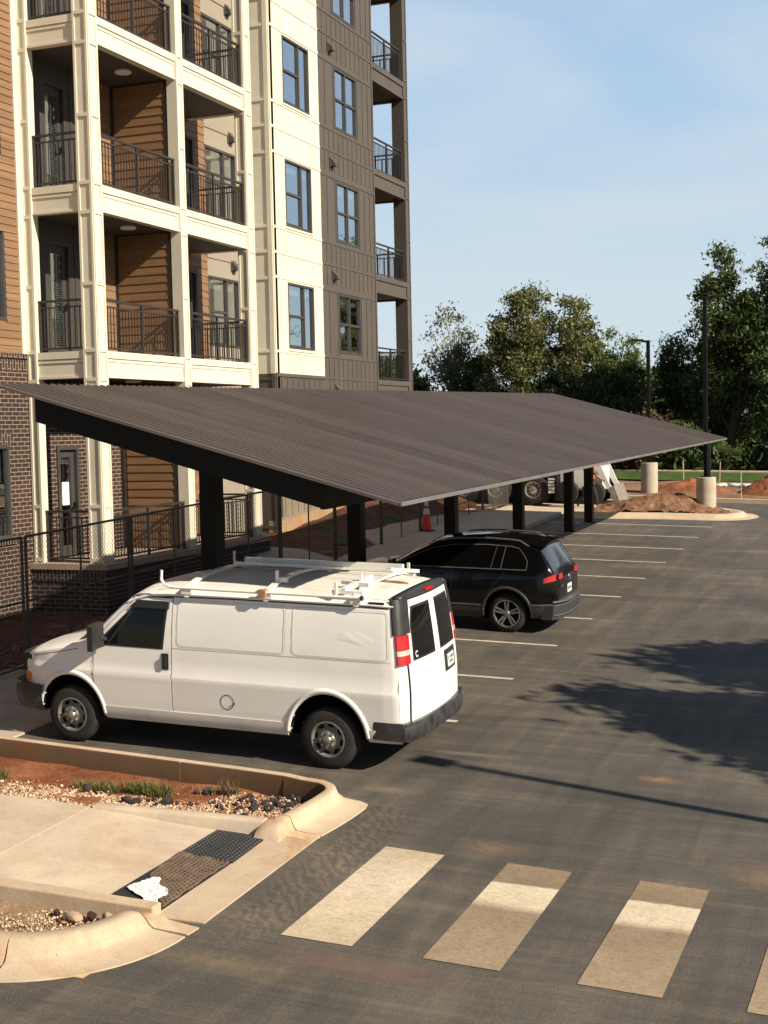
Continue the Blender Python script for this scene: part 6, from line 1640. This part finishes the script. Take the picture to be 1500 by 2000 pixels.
# ================================================================== TREES
bark = simple('bark', (.10,.078,.060), .9, var=.35, vscale=8, bump=.8, bscale=18)
palebark = simple('pale_bark', (.28,.25,.21), .85, var=.3, vscale=8)
LV = {'olive': leaf('olive_leaves', (.062,.075,.024), (.27,.27,.11), .38), 'dark': leaf('dark_leaves', (.032,.055,.018), (.14,.19,.065), .36),
      'lime': leaf('lime_leaves', (.07,.11,.025), (.24,.29,.09), .4), 'silver': leaf('silver_leaves', (.08,.09,.055), (.26,.27,.17), .35),
      'deep': leaf('deep_leaves', (.030,.052,.017), (.14,.19,.06), .36), 'rust': leaf('rust_leaves', (.05,.032,.02), (.15,.095,.05), .2)}
def tree(name, label, x, y, h, rx, lf, seed, clumps=70, per=110, size=.16, low=.18, base=None, cr=.75, bk=None, ry=None, cat='tree', group='trees beyond the cross drive', limbs=16):
    """trunk with limbs, and a crown of leaf clumps filling an uneven ovoid"""
    if y > 60: size *= .82; per = int(per*1.45); clumps = int(clumps*1.2)
    rnd = random.Random(seed); nr = np.random.default_rng(seed); ry = ry or rx
    z0 = base if base is not None else gz(x, y)
    t = thing(name, label, cat, (x, y, z0), group)
    cz, rz = z0+h*(low+1)/2, h*(1-low)/2
    C_ = []
    tries = 0
    while len(C_) < clumps and tries < 9000:
        tries += 1
        d = Vector((rnd.gauss(0,1), rnd.gauss(0,1), rnd.gauss(0,1))).normalized(); r = rnd.random()**.42
        f = .78+.38*noise.noise((d.x*1.7+seed, d.y*1.7, d.z*1.7))
        zz = d.z*r*f; wd = 1-.28*max(0, zz)
        p = Vector((x+d.x*rx*r*f*wd, y+d.y*ry*r*f*wd, cz+zz*rz*1.08))
        if p.z > z0+.2: C_.append(p)
    w = MB(); 
    def limb(a, b, r0, r1, sag):
        a = Vector(a); b = Vector(b); pts = []
        for i in range(6):
            s = i/5; q = a.lerp(b, s)+Vector((noise.noise((s*3,seed,a.z)), noise.noise((s*3,seed+5,a.z)), 0))*.18*(b-a).length*.5*math.sin(math.pi*s); q.z -= sag*math.sin(math.pi*s); pts.append(q)
        w.tube(pts, [r0+(r1-r0)*i/5 for i in range(6)], 6)
        return pts
    tr = max(.07, h*.020)
    tp = limb((x,y,z0-.15), (x+rnd.uniform(-.3,.3), y, z0+h*.80), tr, tr*.25, 0)
    for c in rnd.sample(C_, min(limbs, len(C_))):
        q = tp[min(5, max(1, int(5*min(1, (c.z-z0)/h*.8))))]; pts = limb(q, c, tr*.42, tr*.10, .1*h*.05)
        for _ in range(2):
            e = rnd.choice(C_)
            if (e-pts[3]).length < rx*.8: limb(pts[3], e, tr*.15, tr*.05, 0)
    w.build('trunk', bk or bark, t, smooth=True)
    n = len(C_)*per
    cen = np.repeat(np.array([tuple(c) for c in C_]), per, 0)
    rr = np.repeat(nr.uniform(.55,1.15,len(C_))*cr, per)
    off = nr.normal(0, .46, (n,3)); off[:,2] *= .7
    pos = cen+off*rr[:,None]
    keep = pos[:,2] > z0+.05; pos = pos[keep]; n = len(pos)
    a = nr.normal(0,1,(n,3)); a /= np.linalg.norm(a,axis=1)[:,None]; b = nr.normal(0,1,(n,3)); b[:,2] *= .6; b -= (b*a).sum(1)[:,None]*a; b /= np.linalg.norm(b,axis=1)[:,None]
    s = nr.uniform(.55,1.25,n)[:,None]*size
    V = np.stack([pos-a*s*.85, pos+b*s*.36-a*s*.1, pos+a*s*.95, pos-b*s*.36-a*s*.1], 1).reshape(-1,3)
    me = bpy.data.meshes.new('crown'); me.vertices.add(4*n); me.vertices.foreach_set('co', V.ravel().astype(np.float32))
    me.loops.add(4*n); me.loops.foreach_set('vertex_index', np.arange(4*n, dtype=np.int32)); me.polygons.add(n); me.polygons.foreach_set('loop_start', np.arange(0,4*n,4,dtype=np.int32))
    me.update(calc_edges=True); me.validate(); me.materials.append(LV[lf])
    o = bpy.data.objects.new('crown', me); col.objects.link(o); put(o, t)
    return t
T = tree
T('airy_tree', 'thin pale tree with a see-through crown, nearest the building', -24.2, 72, 8.6, 2.3, 'silver', 1, 55, 46, .17, .12, cr=.70, bk=palebark, limbs=34)
T('shrubby_tree', 'low dark shrubby tree just past the edge of the building', -26.8, 71, 5.4, 1.9, 'dark', 2, 40, 110, .18, .0)
T('broad_tree', 'broad olive-leaved tree, highest of the middle group behind the carport', -19.6, 70, 9.5, 2.9, 'olive', 3, 120, 110, .17, .10, cr=.72, limbs=26)
T('olive_tree', 'second olive-leaved crown joined to the right of the highest one', -16.9, 70.5, 8.7, 2.1, 'olive', 4, 75, 95, .17, .10, cr=.70, limbs=20)
T('dark_bush_tree', 'dark round tree filling the gap left of the broad olive tree', -22.3, 71.5, 6.0, 1.9, 'dark', 5, 55, 110, .18, .0)
T('lime_tree', 'light yellow-green tree at the right end of the middle group', -14.6, 71, 7.0, 1.9, 'lime', 6, 60, 85, .16, .22, cr=.66, limbs=22)
T('rounded_tree', 'low rounded green tree below the yellow-green crown', -14.6, 68.5, 4.6, 2.0, 'dark', 7, 55, 120, .17, .0)
T('slender_tree', 'dark tree between the two lamp posts', -11.2, 70, 7.0, 1.75, 'deep', 8, 62, 85, .16, .10, cr=.66, limbs=22)
T('wide_tree', 'tall dark tree at the right edge, rising behind the near lamp post', -8.1, 66, 10.6, 2.5, 'deep', 9, 120, 110, .17, .16, cr=.72, limbs=26)
T('tall_tree', 'tallest brighter green tree, cut by the right edge of the picture', -5.0, 67, 13.2, 2.7, 'lime' if False else 'olive', 10, 130, 110, .18, .20, cr=.78, limbs=26)
T('understory_tree', 'lower dark tree under the tall one at the right edge', -5.3, 64.5, 6.4, 2.4, 'deep', 12, 90, 110, .17, .05)
T('leafy_tree', 'dark leafy tree behind the near lamp post, below the wide crown', -8.9, 68, 5.8, 2.3, 'deep', 13, 80, 110, .17, .0)
T('copper_bush', 'reddish brown hedge bush just right of the loader', -11.6, 61.9, 2.6, 1.9, 'rust', 14, 60, 120, .14, .0, cat='bush')
T('field_tree', 'green tree behind the loader at the back of the grass', -17.4, 69, 5.0, 2.3, 'dark', 16, 60, 110, .17, .0)
# trees by the aisle, right of the picture: they throw the feathery shade and are mirrored in the windows
T('aisle_tree', 'leafy tree beside the driving aisle, right of the picture', 7.8, 15.5, 7.8, 2.7, 'dark', 20, 150, 190, .22, .30, group='trees along the aisle', limbs=18)
T('aisle_shade_tree', 'second leafy tree beside the driving aisle, behind the first', 8.4, 18.9, 8.4, 2.7, 'dark', 21, 150, 190, .22, .30, group='trees along the aisle', limbs=18)
for i, (x, y, h, r) in enumerate(((9,80,13,4.0),(15,90,15,4.6),(4,98,13,4.2),(23,78,15,4.8),(28,100,16,5))):
    T('distant_tree', ['tree far along the aisle, nearest the grass','tall tree far along the aisle, second row','tree at the far end of the aisle','wide tree far right of the aisle','tallest tree at the far right'][i], x, y, h, r, 'dark', 40+i, 70, 90, .26, .12, cr=1.2, group='trees far along the aisle')
# wood behind everything: one mass
nr = np.random.default_rng(5); n = 120000
px = nr.uniform(-60, 45, n); hh = 3.6+1.3*np.sin(px*.35)+.9*np.sin(px*.9+1)+1.2*np.sin(px*.13)
pz = nr.random(n)**.8*hh; py = 73.5+nr.normal(0,1.0,n)+2*np.sin(px*.5); fr = nr.random(n) < .45; py = np.where(fr, 62.4+nr.normal(0,.35,n)+.5*np.sin(px*.8), py); pz = np.where(fr, nr.random(n)**.9*(1.9+.6*np.sin(px*1.1)+.5*np.sin(px*.43+2)), pz)
pos = np.stack([px, py, pz+np.array([gz(a_, b_) for a_, b_ in zip(px, py)])], 1)
a = nr.normal(0,1,(n,3)); a /= np.linalg.norm(a,axis=1)[:,None]; b = nr.normal(0,1,(n,3)); b -= (b*a).sum(1)[:,None]*a; b /= np.linalg.norm(b,axis=1)[:,None]
s = nr.uniform(.16,.42,n)[:,None]
V = np.stack([pos-a*s*.85, pos+b*s*.4, pos+a*s*.95, pos-b*s*.4], 1).reshape(-1,3)
me = bpy.data.meshes.new('far_wood'); me.vertices.add(4*n); me.vertices.foreach_set('co', V.ravel().astype(np.float32)); me.loops.add(4*n); me.loops.foreach_set('vertex_index', np.arange(4*n, dtype=np.int32)); me.polygons.add(n); me.polygons.foreach_set('loop_start', np.arange(0,4*n,4,dtype=np.int32)); me.update(calc_edges=True); me.materials.append(LV['deep'])
o = bpy.data.objects.new('far_wood', me); col.objects.link(o); tag(o, 'dark mass of undergrowth closing the view behind the trees', 'wood', kind='stuff')

# ================================================================== LIGHT, SKY, CAMERA
SUN = Vector((1, -.225, .655)).normalized()
el = math.asin(SUN.z); az = math.atan2(SUN.x, SUN.y)
sd = bpy.data.lights.new('sun', 'SUN'); sd.energy = 5.0; sd.angle = R(.55); sd.color = (1.0, .89, .73)
so = bpy.data.objects.new('sun', sd); col.objects.link(so); so.rotation_euler = SUN.to_track_quat('Z', 'Y').to_euler()
w = bpy.data.worlds.new('World'); scene.world = w; w.use_nodes = True; N, L = w.node_tree.nodes, w.node_tree.links
bg = N['Background']; sky = N.new('ShaderNodeTexSky'); sky.sky_type = 'NISHITA'; sky.sun_disc = False; sky.sun_elevation = el; sky.sun_rotation = az
sky.air_density = 1.0; sky.dust_density = .35; sky.ozone_density = 1.6; sky.altitude = 200
# bright cloud veil added only around the camera's view, so fill light stays low
tc = N.new('ShaderNodeTexCoord'); sp = N.new('ShaderNodeSeparateXYZ'); L.new(tc.outputs['Generated'], sp.inputs[0])
hz = _ramp(N, L, sp.outputs['Z'], [(0, (8.2,9.4,9.9)), (.10, (7.4,9.0,10.0)), (.22, (5.6,7.8,10.2)), (.40, (4.2,6.5,9.8))])
mp = N.new('ShaderNodeMapping'); mp.inputs['Scale'].default_value = (1.2, 1.2, 5.0); L.new(tc.outputs['Generated'], mp.inputs['Vector'])
cn = _noise(N, L, mp.outputs['Vector'], 2.0, 5, .5, .6)
veil = _mix(N, L, _ramp(N, L, cn, [(.42, (0,0,0)), (.75, (.85,.85,.85))]), hz, (8.4,9.5,10.2))
dt = N.new('ShaderNodeVectorMath'); dt.operation = 'DOT_PRODUCT'; L.new(tc.outputs['Generated'], dt.inputs[0]); dt.inputs[1].default_value = (-.30,.93,.2)
cl = _mix(N, L, _ramp(N, L, dt.outputs['Value'], [(.55, (0,0,0)), (.85, (.95,.95,.95))]), sky.outputs[0], veil)
L.new(cl, bg.inputs['Color']); bg.inputs['Strength'].default_value = .05
cd = bpy.data.cameras.new('camera'); cd.sensor_fit = 'HORIZONTAL'; cd.sensor_width = 36; cd.lens = 36*2642.2445/1500; cd.clip_end = 2000; cd.clip_start = .1
co = bpy.data.objects.new('camera', cd); col.objects.link(co); scene.camera = co
yaw, pitch, roll = 0.3755104, 0.0598807, -0.0214675
f = Vector((-math.sin(yaw)*math.cos(pitch), math.cos(yaw)*math.cos(pitch), -math.sin(pitch))); r_ = Vector((math.cos(yaw), math.sin(yaw), 0)); u_ = r_.cross(f)
r2 = r_*math.cos(roll)+u_*math.sin(roll); u2 = -r_*math.sin(roll)+u_*math.cos(roll)
m = Matrix((r2, u2, -f)).transposed().to_4x4(); m.translation = (0, 0, CAMZ); co.matrix_world = m
scene.render.resolution_x, scene.render.resolution_y = 768, 1024
scene.view_settings.view_transform = 'Standard'; scene.view_settings.look = 'None'; scene.view_settings.exposure = .72; scene.view_settings.gamma = 1
scene.cycles.max_bounces = 8; scene.cycles.transparent_max_bounces = 12
